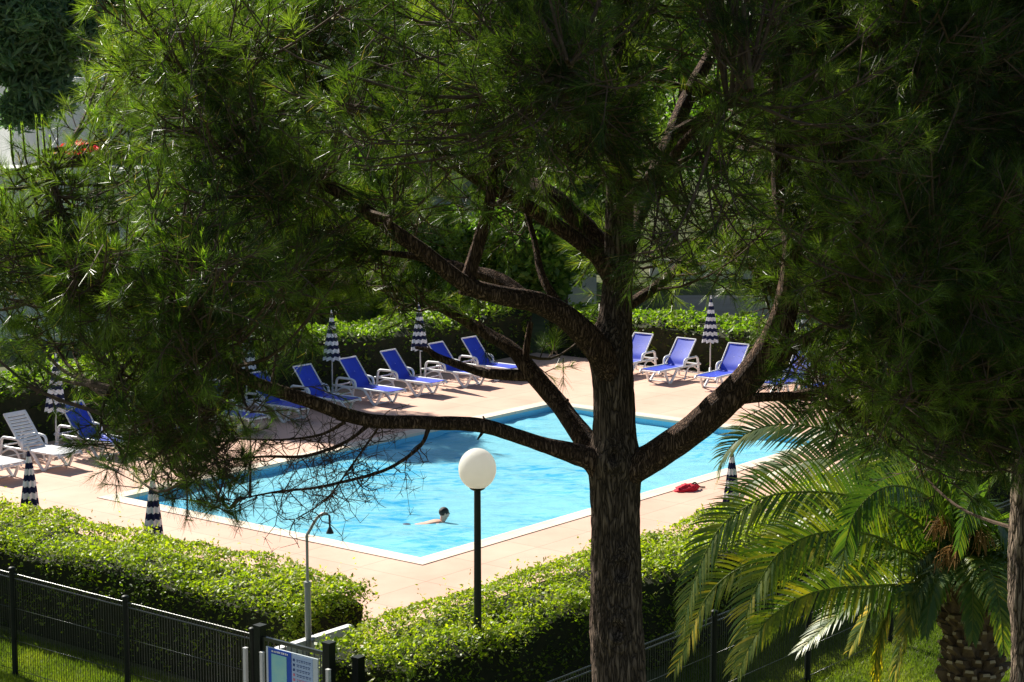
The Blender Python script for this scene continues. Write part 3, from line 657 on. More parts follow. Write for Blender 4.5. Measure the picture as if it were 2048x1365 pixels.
# ------------------------------------------------------------------ buildings far behind
def windowed(b, x0, x1, z0, z1, y, kind='window'):
    w = x1-x0; mb = MB()
    for xx in (x0, x1): mb.box((xx, y-.05, (z0+z1)/2), (.08, .14, z1-z0+.08))
    for z in (z0, z1): mb.box(((x0+x1)/2, y-.048, z), (w-.08, .12, .08))
    mb.box(((x0+x1)/2, y-.035, (z0+z1)/2), (.05, .06, z1-z0-.08)); wo = mb.build('window', M['white_plastic'], b)
    mb = MB(); mb.box(((x0+x1)/2, y-.012, (z0+z1)/2), (w-.06, .012, z1-z0-.06)); mb.build('pane', M['glass'], wo)
    for s, xx in ((-1, x0), (1, x1)):
        mb = MB(); cx = xx+s*(w*.26+.05); mb.box((cx, y-.04, (z0+z1)/2), (w*.5, .05, z1-z0))
        for k in range(int((z1-z0)/.12)): mb.box((cx, y-.072, z0+.08+k*.12), (w*.42, .016, .05))
        mb.build('shutter', M['wood'], b)
bd = thing('apartment_building', 'pale rendered apartment building with terraces behind the pine branches', 'building', (0, 0, 0))
mb = MB()
mb.box((-9.5, 74, 4.6), (25, 8, 9.2)); mb.box((-9.5, 74, 9.35), (25.5, 8.6, .3)); mb.build('wall', M['cream_wall'], bd)
mb = MB(); mb.box((-9.5, 74, 9.7), (25.0, 8.2, .4)); mb.build('roof', M['roof'], bd)
for fl in range(3):
    for k in range(6): windowed(bd, -19.5+k*3.8, -18.1+k*3.8, 1.0+fl*2.9, 2.3+fl*2.9, 70.0)
mb = MB(); 
for z in (2.95, 5.85): mb.box((-9.5, 69.2, z), (22, 1.5, .16)); mb.box((-9.5, 68.52, z+.45), (22, .12, .74)); 
mb.build('balcony', M['white_wall'], bd)
# second block at the far left with a terrace and red flowers
b2 = thing('terraced_house', 'cream house with a flat terrace at the upper left edge', 'building', (0, 0, 0))
pL = W(40, 330, 65); ca, sa = math.cos(-1.03), math.sin(-1.03); MM = np.array([[ca, -sa, 0, pL[0]], [sa, ca, 0, 64.0], [0, 0, 1, 0], [0, 0, 0, 1.]])
mb = MB(); mb.box((-3, 1.3, 3.95), (6, 2.6, 7.9), MM); mb.box((-3, 1.3, 7.98), (6.3, 2.9, .16), MM); mb.build('wall', M['white_wall'], b2)
zt = W(0, 338, 61)[2]; xr = W(330, 338, 61)[0]; xl = W(-260, 338, 61)[0]
mb = MB(); mb.box(((xl+xr)/2, 61.9, zt/2-.1), (xr-xl, 1.8, zt-.2)); mb.build('terrace_wall', M['white_wall'], b2)
mb = MB(); mb.box(((xl+xr)/2, 61.8, zt-.06), (xr-xl+.2, 2.1, .16)); mb.build('terrace_edge', M['white_wall'], b2)
# bougainvillea on the terrace
bp_ = W(155, 318, 61.6); bo = thing('bougainvillea', 'bougainvillea shrub with crimson flowers on the terrace at upper left', 'flowering shrub', (bp_[0], 61.6, zt+.02))
mb = MB(); n = 2600; P = rs.normal(size=(n, 3)); P = unit(P)*rs.rand(n, 1)**.4*np.array([.80, .5, .36])+[0, 0, .40]; P = P[P[:, 2] > .05]; P += (vnoise(P*4)[:, None]-.5)*.25
leaves(mb, P, .075, 1.2, .2); mb.build('flowers', M['flowers'], bo)
mb = MB(); n = 1500; P = unit(rs.normal(size=(n, 3)))*rs.rand(n, 1)**.4*np.array([.95, .5, .30])+[0.15, 0, .26]; leaves(mb, P[P[:, 2] > 0], .08, 1.6); mb.build('leaves', M['broadleaf'], bo)
mb = MB(); mb.segs(np.zeros((7, 3))+[0, 0, -.02], rs.normal(0, .2, (7, 3))*[1.6, 1, 0]+[0, 0, .45], .02, .008, 5); mb.build('stems', M['twig'], bo)
# low garden wall beyond the far hedge on the right
mb = MB(); mb.box((0, 0, .35), (34, .3, .7)); mb.box((0, 0, .73), (34.2, .42, .08)); gw = mb.build('garden_wall', M['cream_wall'], loc=(22.5, 79, 0)); tag(gw, 'low pale garden wall beyond the far hedge on the right', 'wall')

# ------------------------------------------------------------------ background trees
def bg_tree(x, y, h, rx, cz, rzz, n, m, label, size=.13, name='broadleaf_tree', cat='tree', trunk=.16, clumps=46, elong=1.5, bark='bark', cx=0):
    t = thing(name, label, cat, (x, y, 0)); mb = MB()
    P = interp([(0, 0, 0), (rs.normal(0, .1), rs.normal(0, .1), h*.3), (cx*.35+rs.normal(0, .25), rs.normal(0, .2), h*.6), (cx+rs.normal(0, .3), 0, h*.9)], 14)
    mb.tube(P, np.linspace(trunk, .04, 14), 10)
    cs = unit(rs.normal(size=(clumps, 3)))*(rs.rand(clumps, 1)**.45)*np.array([rx, rx*.8, rzz])+[cx, 0, cz]
    for c in cs[:22]:
        k = rs.randint(*((9, 13) if name == 'pine_tree' else (5, 12))); mb.tube(interp([P[k], (P[k]*.5+c*.5)+[0, 0, .15], c], 6), np.linspace(.05, .015, 6), 5)
    mb.build('trunk', M[bark], t, True)
    mb = MB(); per = n//clumps
    for c in cs:
        rr = rs.uniform(.55, 1.05)*min(rx, rzz)*.42; p = unit(rs.normal(size=(per, 3)))*(rs.rand(per, 1)**.5)*rr*np.array([1.15, 1.15, .75])+c
        p += (vnoise(p*1.7)[:, None]-.5)*.5; tn = np.clip(rs.rand(per)*.75+rs.uniform(0, .3), 0, 1); leaves(mb, p, size, elong, .3, tn)
    mb.build('crown', m, t); return t
def bgp(px, Y): return (px-1024)/F_PX*Y
bg_tree(bgp(235, 57), 57, 13.0, 2.3, 10.4, 3.4, 60000, M['blue_pine'], 'dark bluish pine rising in front of the house at the upper left', .10, 'pine_tree', elong=4, clumps=80, cx=-2.3)
spec = [(1430, 104, 10, 5.2, 5.3, 4.9, 'broadleaf', 'far green tree seen low between trunk and right limb'), (1680, 97, 10, 5.0, 5.2, 5.0, 'broadleaf', 'far green tree low behind the dark right foliage'), (1230, 96, 9, 4.4, 5, 4.6, 'cypress', 'far dark tree low behind the pine trunk'), (880, 61, 4.2, 1.7, 2.3, 1.7, 'broadleaf', 'low sunlit shrub-like tree seen through the gap left of the trunk'), (770, 60.5, 3.8, 1.5, 2.1, 1.4, 'broadleaf', 'small rounded tree above the hedge behind the left loungers'), (1050, 61, 4.6, 1.8, 2.8, 1.9, 'broadleaf', 'small light green tree above the hedge corner'),
        (640, 61.5, 4.4, 1.6, 2.5, 1.7, 'broadleaf', 'small leafy tree above the hedge, behind the upright parasol'), (390, 62, 6.4, 1.9, 3.6, 2.4, 'broadleaf', 'leafy tree before the building, nearest the left edge'),
        (520, 67, 11.0, 2.3, 6.4, 4.2, 'cypress', 'dark tree before the building behind the left pine foliage'),
        (700, 62, 7.5, 2.0, 4.1, 2.9, 'broadleaf', 'lower leafy tree left of the gap showing the building'),
        (1000, 67.5, 11.5, 2.2, 6.9, 4.2, 'broadleaf', 'leafy tree right of the gap showing the building'),
        (1130, 66, 7.5, 2.1, 4.4, 2.8, 'cypress', 'low bushy tree behind the pine limbs left of the trunk'),
        (1350, 92, 16, 3.5, 10.2, 5.6, 'broadleaf', 'tall light green tree just right of the pine trunk'),
        (1250, 94, 16, 3.4, 9.6, 6.2, 'cypress', 'tall dark tree directly behind the pine trunk'),
        (1530, 96, 17, 3.9, 10.4, 6.2, 'cypress', 'tall dark tree behind the right limb of the pine'),
        (1700, 67, 12.5, 2.7, 7.0, 5.0, 'broadleaf', 'leafy tree beyond the right end of the pool'),
        (1890, 66, 13, 2.6, 7.2, 5.2, 'cypress', 'tall dark tree beyond the palm'),
        (2050, 60, 12, 2.6, 6.6, 5.2, 'broadleaf', 'leafy tree behind the dark foliage at the right edge'),
        (1110, 85, 16, 3.5, 10, 5.6, 'cypress', 'tall dark tree rising beyond the building on its right'),
        (1800, 86, 17, 4.2, 10, 6.6, 'cypress', 'broad dark tree farthest off on the right')]
for px, Y, h, rx, cz, rzz, m, lab in spec: bg_tree(bgp(px, Y), Y, h, rx, cz, rzz, 15000, M[m], lab, .15)
for px, Y, lab in ((800, 84, 'distant tree above the building roof, left one'), (450, 84, 'distant tree above the building roof near the left foliage'), (150, 86, 'distant tree above the roof behind the bluish pine')):
    bg_tree(bgp(px, Y), Y, 15, 4.0, 11.5, 4.0, 12000, M['cypress'], lab, .2)

# ------------------------------------------------------------------ the big pine
TY = 14.0
def LP(rows):
    """rows of pixel x, y, depth offset, thickness in photo pixels -> points with radius"""
    out = []
    for px, py, dy, w in rows:
        Y = TY+dy; p = W(px, py, Y); out.append([*p, w/F_PX*Y/2*((.82 if px < 1205 else .9 if px < 1275 else 1.0) if py < 900 and w < 80 else 1)])
    return np.array(out)
def ridge(amp, fr=9):
    def f(rr, s, th):
        P = np.stack([np.cos(th)*fr*.35+s*0, np.sin(th)*fr*.35+s*0, s*2.2], -1)+50
        P2 = np.stack([np.cos(th)*fr, np.sin(th)*fr, s*7], -1)+90
        n = vnoise(P)-.5; n2 = np.abs(vnoise(P2)-.5)*2; n3 = vnoise(P2*2.3)-.5
        return rr*(1+amp*(.5*n+.9*(n2-.4)+.5*n3))
    return f
pine = thing('pine_tree', 'big pine with spreading limbs and hanging needles filling the foreground', 'tree', (W(1236, 1365, TY)[0], TY, 0))
org = np.array(pine.location)
def loc_(P): Q_ = np.array(P, float); Q_[:, :3] -= org; return Q_
trunk_rows = [(1237, 1365, 0, 112), (1233, 1250, 0, 108), (1232, 1150, 0, 104), (1231, 1050, 0, 99), (1230, 970, 0, 103), (1229, 925, 0, 112), (1228, 870, 0, 88), (1228, 800, 0, 82), (1224, 740, 0, 86), (1222, 700, 0, 86), (1232, 620, .05, 72), (1238, 480, .1, 64), (1240, 300, .15, 56), (1245, 100, .2, 48), (1250, -150, .2, 38), (1255, -420, .2, 22), (1258, -600, .2, 8)]
tr = LP(trunk_rows); base = np.array([[tr[0, 0]+.03, TY, -.05, .25], [tr[0, 0]+.02, TY, .5, .225], [tr[0, 0]+.01, TY, 1.8, .208]])
tr = np.vstack([base, tr]); tl = loc_(interp(tr, 420))
# scars of lost branches, facing the camera
scars = [(W(1240, 1128, TY)-org, .075), (W(1232, 1245, TY)-org, .07), (W(1225, 905, TY)-org, .05)]
def trunk_disp(rr, s, th):
    out = ridge(.075, 10)(rr, s, th); zz0 = tl[:, 2][:, None]+0*th
    return out
mb = MB(); mb.tube(tl[:, :3], tl[:, 3], 72, trunk_disp)
# apply scar rings on the vertices
V = mb.v[0]
for c, rad in scars:
    cc = c.copy(); sel = V[:, 1] < .0; d = np.sqrt((V[:, 0]-cc[0])**2+((V[:, 2]-cc[2])*.8)**2)
    bumpv = .032*np.exp(-((d-rad)/.016)**2)+.014*np.exp(-((d-rad*1.7)/.02)**2)-.045*np.exp(-(d/(rad*.45))**2)
    V[sel, 1] -= bumpv[sel]
mb.build('trunk', M['bark'], pine, True)

limbs = {
 'L1': [(1222, 985, 0, 50), (1190, 925, -.05, 50), (1150, 908, -.1, 44), (1080, 888, -.2, 38), (970, 853, -.35, 36), (850, 846, -.5, 34), (740, 842, -.6, 34), (640, 812, -.8, 34), (560, 782, -.9, 34), (480, 748, -1, 30), (400, 690, -1.1, 26), (320, 622, -1.1, 24), (220, 560, -1.1, 20), (130, 440, -1, 16), (95, 350, -.9, 11), (85, 300, -.9, 6)],
 'L2': [(1222, 960, .05, 50), (1190, 905, .15, 52), (1150, 852, .3, 50), (1110, 800, .5, 46), (1062, 745, .6, 44), (1025, 700, .7, 34), (960, 660, .9, 30), (880, 612, 1, 24), (840, 580, 1.1, 20), (740, 575, 1.2, 14), (640, 560, 1.2, 9)],
 'L2b': [(1060, 752, .6, 30), (1000, 750, .65, 27), (960, 745, .7, 22), (880, 716, .8, 18), (855, 700, .85, 13), (830, 695, .9, 8)],
 'L2c': [(1050, 738, .6, 18), (1054, 690, .62, 17), (1062, 645, .65, 13)],
 'L3': [(1230, 770, 0, 64), (1200, 705, -.15, 70), (1150, 650, -.3, 62), (1085, 610, -.45, 56), (1010, 592, -.6, 48), (950, 578, -.7, 44), (900, 548, -.8, 40), (830, 490, -.9, 38), (740, 430, -1, 34), (640, 365, -1, 27), (520, 300, -1.1, 21), (430, 200, -1.1, 15), (390, 100, -1.1, 9)],
 'L3b': [(930, 590, -.7, 34), (942, 540, -.7, 34), (960, 480, -.7, 32), (978, 410, -.7, 28), (985, 300, -.7, 24), (975, 150, -.75, 19), (960, 0, -.8, 13), (950, -120, -.8, 7)],
 'L3c': [(1060, 605, -.4, 40), (1000, 560, -.2, 34), (940, 540, 0, 28), (870, 520, .3, 22), (780, 505, .5, 14), (700, 500, .6, 8)],
 'L4': [(1232, 540, .1, 50), (1190, 475, .3, 48), (1115, 400, .5, 46), (1060, 365, .7, 38), (990, 310, .9, 28), (900, 240, 1.2, 20), (800, 180, 1.4, 12)],
 'L5': [(1226, 560, 0, 44), (1185, 505, -.1, 38), (1080, 430, -.3, 36), (960, 360, -.5, 34), (860, 295, -.6, 28), (760, 260, -.7, 22), (650, 170, -.7, 15), (570, 60, -.7, 9)],
 'L6': [(1185, 700, -.3, 34), (1140, 640, .5, 26), (1090, 560, .8, 20), (1070, 480, 1.0, 15), (1040, 380, 1.2, 10)],
 'R1': [(1236, 985, 0, 50), (1262, 942, -.05, 64), (1310, 912, -.1, 62), (1375, 868, -.2, 62), (1440, 812, -.3, 64), (1500, 752, -.3, 62), (1548, 680, -.35, 58), (1575, 600, -.4, 50), (1588, 480, -.4, 44), (1565, 380, -.35, 40), (1560, 200, -.3, 35), (1572, 50, -.3, 28), (1590, -150, -.3, 18), (1600, -320, -.3, 8)],
 'R2': [(1520, 740, -.3, 34), (1570, 705, -.4, 26), (1640, 665, -.6, 24), (1720, 620, -.8, 20), (1800, 560, -1, 15), (1900, 500, -1.2, 9)],
 'R3': [(1470, 798, -.3, 26), (1520, 795, -.35, 20), (1600, 788, -.4, 17), (1690, 762, -.5, 14), (1800, 700, -.6, 9)],
 'R4': [(1585, 520, -.4, 34), (1640, 420, -.6, 26), (1700, 300, -.9, 20), (1760, 150, -1.1, 14), (1800, 0, -1.2, 8)],
 'B1': [(1240, 560, .2, 40), (1270, 450, .9, 38), (1310, 350, 1.6, 35), (1350, 260, 2.0, 33), (1385, 175, 2.3, 30), (1420, 110, 2.5, 25), (1460, 30, 2.7, 19), (1490, -80, 2.8, 10)],
 'B2': [(1345, 270, 1.9, 24), (1420, 228, 2.1, 21), (1510, 182, 2.3, 17), (1600, 150, 2.5, 7)],
 'B3': [(1375, 200, 2.2, 23), (1430, 170, 2.3, 20), (1500, 125, 2.4, 16), (1580, 60, 2.5, 6)],
 'B6': [(1415, 118, 2.5, 16), (1440, 70, 2.4, 13), (1445, 20, 2.3, 9), (1440, -40, 2.3, 5)],
 'B7': [(1300, 372, 1.5, 13), (1350, 330, 1.5, 10), (1420, 300, 1.6, 7), (1500, 290, 1.7, 4)],
 'B8': [(1325, 315, 1.8, 12), (1290, 270, 1.7, 9), (1265, 215, 1.6, 6), (1290, 150, 1.6, 4)],
 'B9': [(1335, 555, .9, 14), (1390, 530, 1.2, 11), (1450, 525, 1.4, 8), (1530, 540, 1.6, 5)],
 'B4': [(1382, 178, 2.2, 12), (1300, 158, 2.2, 9), (1200, 145, 2.2, 6)],
 'B5': [(1245, 620, .2, 26), (1330, 560, .9, 20), (1400, 490, 1.4, 16), (1450, 420, 1.8, 11), (1520, 330, 2.1, 7)],
 'U1': [(1243, 250, .15, 36), (1150, 120, -.5, 26), (1080, 0, -1.0, 18), (1000, -160, -1.4, 9)],
 'U2': [(1246, 120, .2, 34), (1340, -60, .3, 24), (1450, -240, .3, 14), (1520, -360, .3, 7)],
 'U3': [(1242, 330, .15, 30), (1180, 250, -1.2, 22), (1150, 180, -2.2, 14), (1130, 120, -2.8, 8)],
 'U4': [(1240, 420, 0, 30), (1330, 330, -1.2, 22), (1420, 240, -2.0, 14), (1500, 180, -2.6, 8)],
 'D1': [(858, 855, -.5, 12), (838, 895, -.5, 9), (770, 940, -.55, 7), (660, 968, -.6, 6), (560, 985, -.6, 4.5), (470, 1003, -.6, 3)],
 'D2': [(735, 852, -.6, 12), (690, 885, -.65, 8), (610, 912, -.7, 7), (520, 915, -.7, 5), (430, 930, -.7, 3.5), (370, 960, -.7, 2.5)],
 'D3': [(690, 845, -.65, 10), (640, 870, -.6, 7), (560, 880, -.6, 5), (470, 880, -.6, 4), (400, 900, -.6, 3)],
 'D4': [(470, 760, -1.0, 14), (430, 820, -1.0, 10), (380, 870, -1.0, 8), (330, 900, -1.0, 6), (290, 930, -1.0, 4)],
 'D5': [(330, 640, -1.1, 14), (260, 720, -1.2, 10), (210, 800, -1.2, 8), (200, 860, -1.2, 5)],
 'D6': [(760, 850, -.55, 7), (740, 880, -.5, 5), (700, 935, -.5, 4), (650, 1000, -.5, 3), (590, 1040, -.5, 2)],
 'S1': [(975, 850, -.35, 9), (966, 833, -.36, 4)], 'S2': [(965, 865, -.38, 9), (955, 880, -.4, 4)], 'S3': [(1120, 815, .45, 12), (1136, 800, .4, 8)],
}
nodes = []
for key, rows in limbs.items():
    P = LP(rows); ln = np.linalg.norm(np.diff(P[:, :3], axis=0), axis=1).sum(); n = max(int(ln/.035), 6)
    Pi = interp(P, n); Pi[:, 3] = Pi[:, 3].clip(.004)
    wob = np.stack([vnoise(Pi[:, :3]*3+k*17)-.5 for k in range(3)], 1)*.05*min(1, ln/2); wob[0] = 0; Pi[:, :3] += wob*np.linspace(0, 1, n)[:, None]
    big = P[0, 3] > .03
    mb = MB(); mb.tube(loc_(Pi)[:, :3], Pi[:, 3], 28 if big else 8, ridge(.09, 5) if big else ridge(.05, 3))
    mb.build('limb' if big else 'branch', M['bark_limb'], pine, True)
    if key[0] != 'S' and key != 'L2c':
        sk = Pi[n//6:]; nodes.append(sk)
nodes.append(interp(tr, 400)[250:])
nodes = np.concatenate(nodes)

DEN = """
00057999999999999999788999999999
00047999999999999999678999999999
00038999999999999999555999999999
00017998999999998999444889999999
00017998988899988999434988999999
11269999999865888999546889999999
44579899997853357888878788999999
67788889977642355777888878999999
66778998876532344677787889999999
56788998886432100233454226899999
31578898763100000011220115789999
00268885300000000000000036889999
00158862100000000000000003578899
00037852000000000000000000124678
00015431000000000000000000000135
00000111000000000000000000000000""".split()
DENS = np.array([[int(c) for c in r] for r in DEN], float)
def density(px, py):
    if py < 0:
        return 9*min(1, max(0, (px-520)/350.)) * (1 if py > -520 else 0) * (0.9 if px < 2400 else 0)  # unseen boughs above the view, kept dense to shade the crown below
    c = int(np.clip(px//64, 0, 31)); r = int(py//64)
    if r > 15: return 0
    if px < 0: return DENS[r, 0]*.8 if px > -160 else 0
    return DENS[r, c]

def grow(nodes, centres, rad0, nshoot, needles, nl, wmul=1.0, candle=.15, up=.55, droop=.0):
    """boughs from the nearest limb to each centre; shoots with needles around it"""
    tw = MB(); nd = MB(); cd = MB(); S0, S1 = [], []
    for ic, c in enumerate(centres):
        if np.ndim(rad0): rad = rad0[ic]
        else: rad = rad0
        d = np.linalg.norm((nodes[:, :3]-c)*[1, 1, 1.1], axis=1)+np.maximum(nodes[:, 2]-c[2], 0)*.6+rs.rand(len(nodes))*.45; k = np.argmin(d)
        s = nodes[k, :3]; v_ = c-s; ln = np.linalg.norm(v_)
        if ln > .12:
            m_ = s+v_*.5+np.array([0, 0, -.10*ln]); n = max(int(ln/.12), 4); P = interp([s, m_, c, c+unit(v_)*.18+[0, 0, .08]], n)
            tw.tube(P, np.linspace(min(.018, .006+.008*ln), .004, n), 5, cap=False)
        else: P = np.array([s, c])
        m = max(3, int(nshoot*rs.uniform(.7, 1.3)))
        tt = rs.rand(m)**.7; i = (tt*(len(P)-1)*.999).astype(int); lo = max(0, len(P)-int(.9/.12)); i = np.clip(i, min(lo, len(P)-2), len(P)-1)
        a = P[i]+rs.normal(0, .03, (m, 3)); di = unit(rs.normal(size=(m, 3))+np.array([0, 0, up])+unit(v_)*.5)
        l = rs.uniform(.35, 1.0, m)*rad; b = a+di*l[:, None]; b[:, 2] -= droop*l
        S0.append(a); S1.append(b)
        # each shoot forks once
        mid = a+(b-a)*rs.uniform(.35, .7, m)[:, None]; d2 = unit(unit(b-a)+rs.normal(0, .65, (m, 3))+[0, 0, .15]); S0.append(mid); S1.append(mid+d2*(l*rs.uniform(.35, .7, m))[:, None])
    S0 = np.concatenate(S0); S1 = np.concatenate(S1); n = len(S0)
    tw.segs(S0, S1, .0052, .0028, 3)
    D = unit(S1-S0); Ls = np.linalg.norm(S1-S0, axis=1)
    # needles on the last stretch of every shoot
    st = np.minimum(.17, Ls*.8); base_t = rs.rand(n)
    cl = vnoise(S1*1.6)
    for q in range(needles):
        u = rs.rand(n)**.5; o = S1-D*(st*(1-u))[:, None]
        pr = rs.normal(size=(n, 3)); pr = unit(pr-D*(pr*D).sum(1)[:, None]); an = rs.uniform(.35, 1.0, n)*(1.15-.45*u)
        dd = unit(D*np.cos(an)[:, None]+pr*np.sin(an)[:, None]); dd[:, 2] -= .08
        ln = nl*rs.uniform(.7, 1.15, n); w = .00125*wmul
        sd = unit(np.cross(dd, rs.normal(size=(n, 3))))*w
        V = np.stack([o-sd, o+sd, o+dd*ln[:, None]+sd*.25, o+dd*ln[:, None]-sd*.25], 1)
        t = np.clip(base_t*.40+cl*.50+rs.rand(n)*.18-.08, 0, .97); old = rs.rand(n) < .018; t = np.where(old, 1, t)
        nd.add(V.reshape(-1, 3), np.arange(4*n).reshape(-1, 4), tone=np.repeat(t, 4))
    # pale new candles at some tips
    sel = rs.rand(n) < np.where(S1[:, 0] < -1.3, candle, candle*.12); o = S1[sel]; k = len(o)
    if k:
        dd = unit(D[sel]*.8+np.array([0, 0, .7])+rs.normal(0, .2, (k, 3))); ln = rs.uniform(.03, .085, k)
        cd.segs(o, o+dd*ln[:, None], .005, .0025, 5, tone=.4)
        for q in range(14):
            f = rs.rand(k); oo = o+dd*(ln*f)[:, None]; pr = unit(rs.normal(size=(k, 3))); d3 = unit(dd+pr*.45); l3 = rs.uniform(.028, .06, k); sd = unit(np.cross(d3, rs.normal(size=(k, 3))))*.0014
            V = np.stack([oo-sd, oo+sd, oo+d3*l3[:, None]], 1); cd.add(V.reshape(-1, 3), np.arange(3*k).reshape(-1, 3), tone=np.repeat(rs.rand(k), 3))
    return tw, nd, cd
centres = []
tries = 0
crad = []; gaps = [(460, 500, 705, 760), (40, 155, 690, 915), (1375, 1465, 590, 790), (615, 715, 650, 820), (1250, 1500, 690, 800), (90, 205, 250, 345), (0, 60, 180, 330), (700, 1060, 690, 850), (1330, 1545, 585, 660)]
lane = np.concatenate([interp(LP(limbs[k])[:, :3], 9)[i0:] for k, i0 in (('B1', 2), ('B2', 1), ('B3', 1), ('B4', 2))]); lane2 = np.concatenate([interp(LP(limbs[k])[:, :3], 8)[1:5] for k in ('L4', 'L3', 'R1')])
def in_lane(p):
    for pts, rr in ((lane, .62), (lane2, .36)):
        v_ = p-pts; t = v_@SUN; d = np.linalg.norm(v_-t[:, None]*SUN, axis=1)
        if np.any((d < rr) & (t > -.2)): return True
    return False
while len(centres) < 1400 and tries < 60000:
    tries += 1
    px, py = rs.uniform(-160, 2300), rs.uniform(-520, 1020)
    if rs.rand()*9 > density(px, py)*(1 if py > 0 else .8): continue
    # crown depth: widest in the middle, thin at its outer edge
    ex = (px-1150)/1250.; th_ = 3.0*math.sqrt(max(.05, 1-ex*ex)); low = max(0, (py-560)/420.); th_ *= (1-.55*min(1, low))
    mid = -.35*(px < 1150)*abs(ex)-.2
    dy = mid+rs.uniform(-th_*.85, th_)
    if density(px, py) < 5 and abs(dy-mid) > 1.4: dy = mid+rs.uniform(-1, 1)
    if 620 < px < 1290 and 340 < py < 720:
        if rs.rand() < .45 or (px > 700 and py > 380 and dy < .3): dy = abs(dy)+.5
        if rs.rand() < .35: continue
    if 1170 < px < 1290 and py > 470: dy = abs(dy)+.3
    if 1470 < px < 1640 and py > 150 and rs.rand() < .6: dy = abs(dy)+.2
    if 1270 < px < 1550 and 10 < py < 430 and dy < 2.3 and rs.rand() < .88: continue
    Y = TY+dy; p = W(px, py, Y)
    if in_lane(p) or any(x0-45 < px < x1+45 and y0-45 < py < y1+45 for x0, x1, y0, y1 in gaps): continue
    centres.append(p); crad.append(.24+.20*min(1, density(px, py)/8.))
centres = np.array(centres)
def shiftb(mb): 
    for k in range(len(mb.v)): mb.v[k] = mb.v[k]-org
    return mb
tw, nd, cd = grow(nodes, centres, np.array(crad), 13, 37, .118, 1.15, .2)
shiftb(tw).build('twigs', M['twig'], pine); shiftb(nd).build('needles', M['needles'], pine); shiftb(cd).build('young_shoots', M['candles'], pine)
# tall upright leaders with pale tips at the left end of the low limb
mb = MB(); cdn = MB()
for px, py, hh, wd in ((28, 330, 75, 8), (52, 320, 70, 8), (80, 335, 100, 11), (92, 330, 95, 10), (108, 345, 70, 8), (10, 440, 60, 7), (145, 410, 70, 8), (70, 400, 60, 8), (35, 480, 50, 7), (180, 440, 50, 7), (120, 470, 50, 7)):
    p = W(px, py, TY-.95); q = W(px-8, py-hh, TY-.95); s = W(98, 400, TY-.92) if py < 420 else W(130, 470, TY-1)
    mb.tube(interp([s, (s+p)/2+[0, 0, -.04], p, q], 14)-org, np.linspace(.009, .005, 14), 6)
    n = 260; u = rs.rand(n); ax = q-p; o = p+ax*u[:, None]*1.0; pr = unit(rs.normal(size=(n, 3))); d3 = unit(unit(ax)*1.0+pr*.38); l3 = rs.uniform(.04, .075, n)*(1.1-u*.6); sd = unit(np.cross(d3, rs.normal(size=(n, 3))))*.0016
    V = np.stack([o-sd, o+sd, o+d3*l3[:, None]], 1)-org; cdn.add(V.reshape(-1, 3), np.arange(3*n).reshape(-1, 3), tone=np.repeat(u*.9, 3))
mb.build('upright_leaders', M['twig'], pine, True); cdn.build('leader_needles', M['candles'], pine)
# bare fine twigs hanging over the water
def bare(nodes_, n, ln, box):
    tw = MB()
    for _ in range(n):
        k = rs.randint(len(nodes_)); s = nodes_[k, :3]; d = unit(np.array([rs.normal(0, .7), rs.normal(0, .5), rs.normal(-.45, .5)])); l = ln*rs.uniform(.3, 1)
        P = [s]
        for j in range(6): d = unit(d+rs.normal(0, .3, 3)+[0, 0, .05]); P.append(P[-1]+d*l/6)
        P = np.array(P); tw.tube(P-org, np.linspace(.0045, .0018, 7), 4, cap=False)
        S0 = P[rs.randint(1, 7, 5)]; S1 = S0+rs.normal(0, .07, (5, 3)); tw.segs(S0-org, S1-org, .0022, .0014, 3)
        e1 = np.vstack([S1, P[-1:]]); 
        if rs.rand() < .5:
            for q in range(7): tw.segs(e1-org, e1-org+rs.normal(0, .035, (6, 3)), .0016, .0008, 3)
    return tw
dn = np.concatenate([interp(LP(limbs[k]), 40) for k in ('D1', 'D2', 'D3', 'D4', 'D6')])
bare(dn, 130, .42, None).build('bare_twigs', M['twig'], pine)

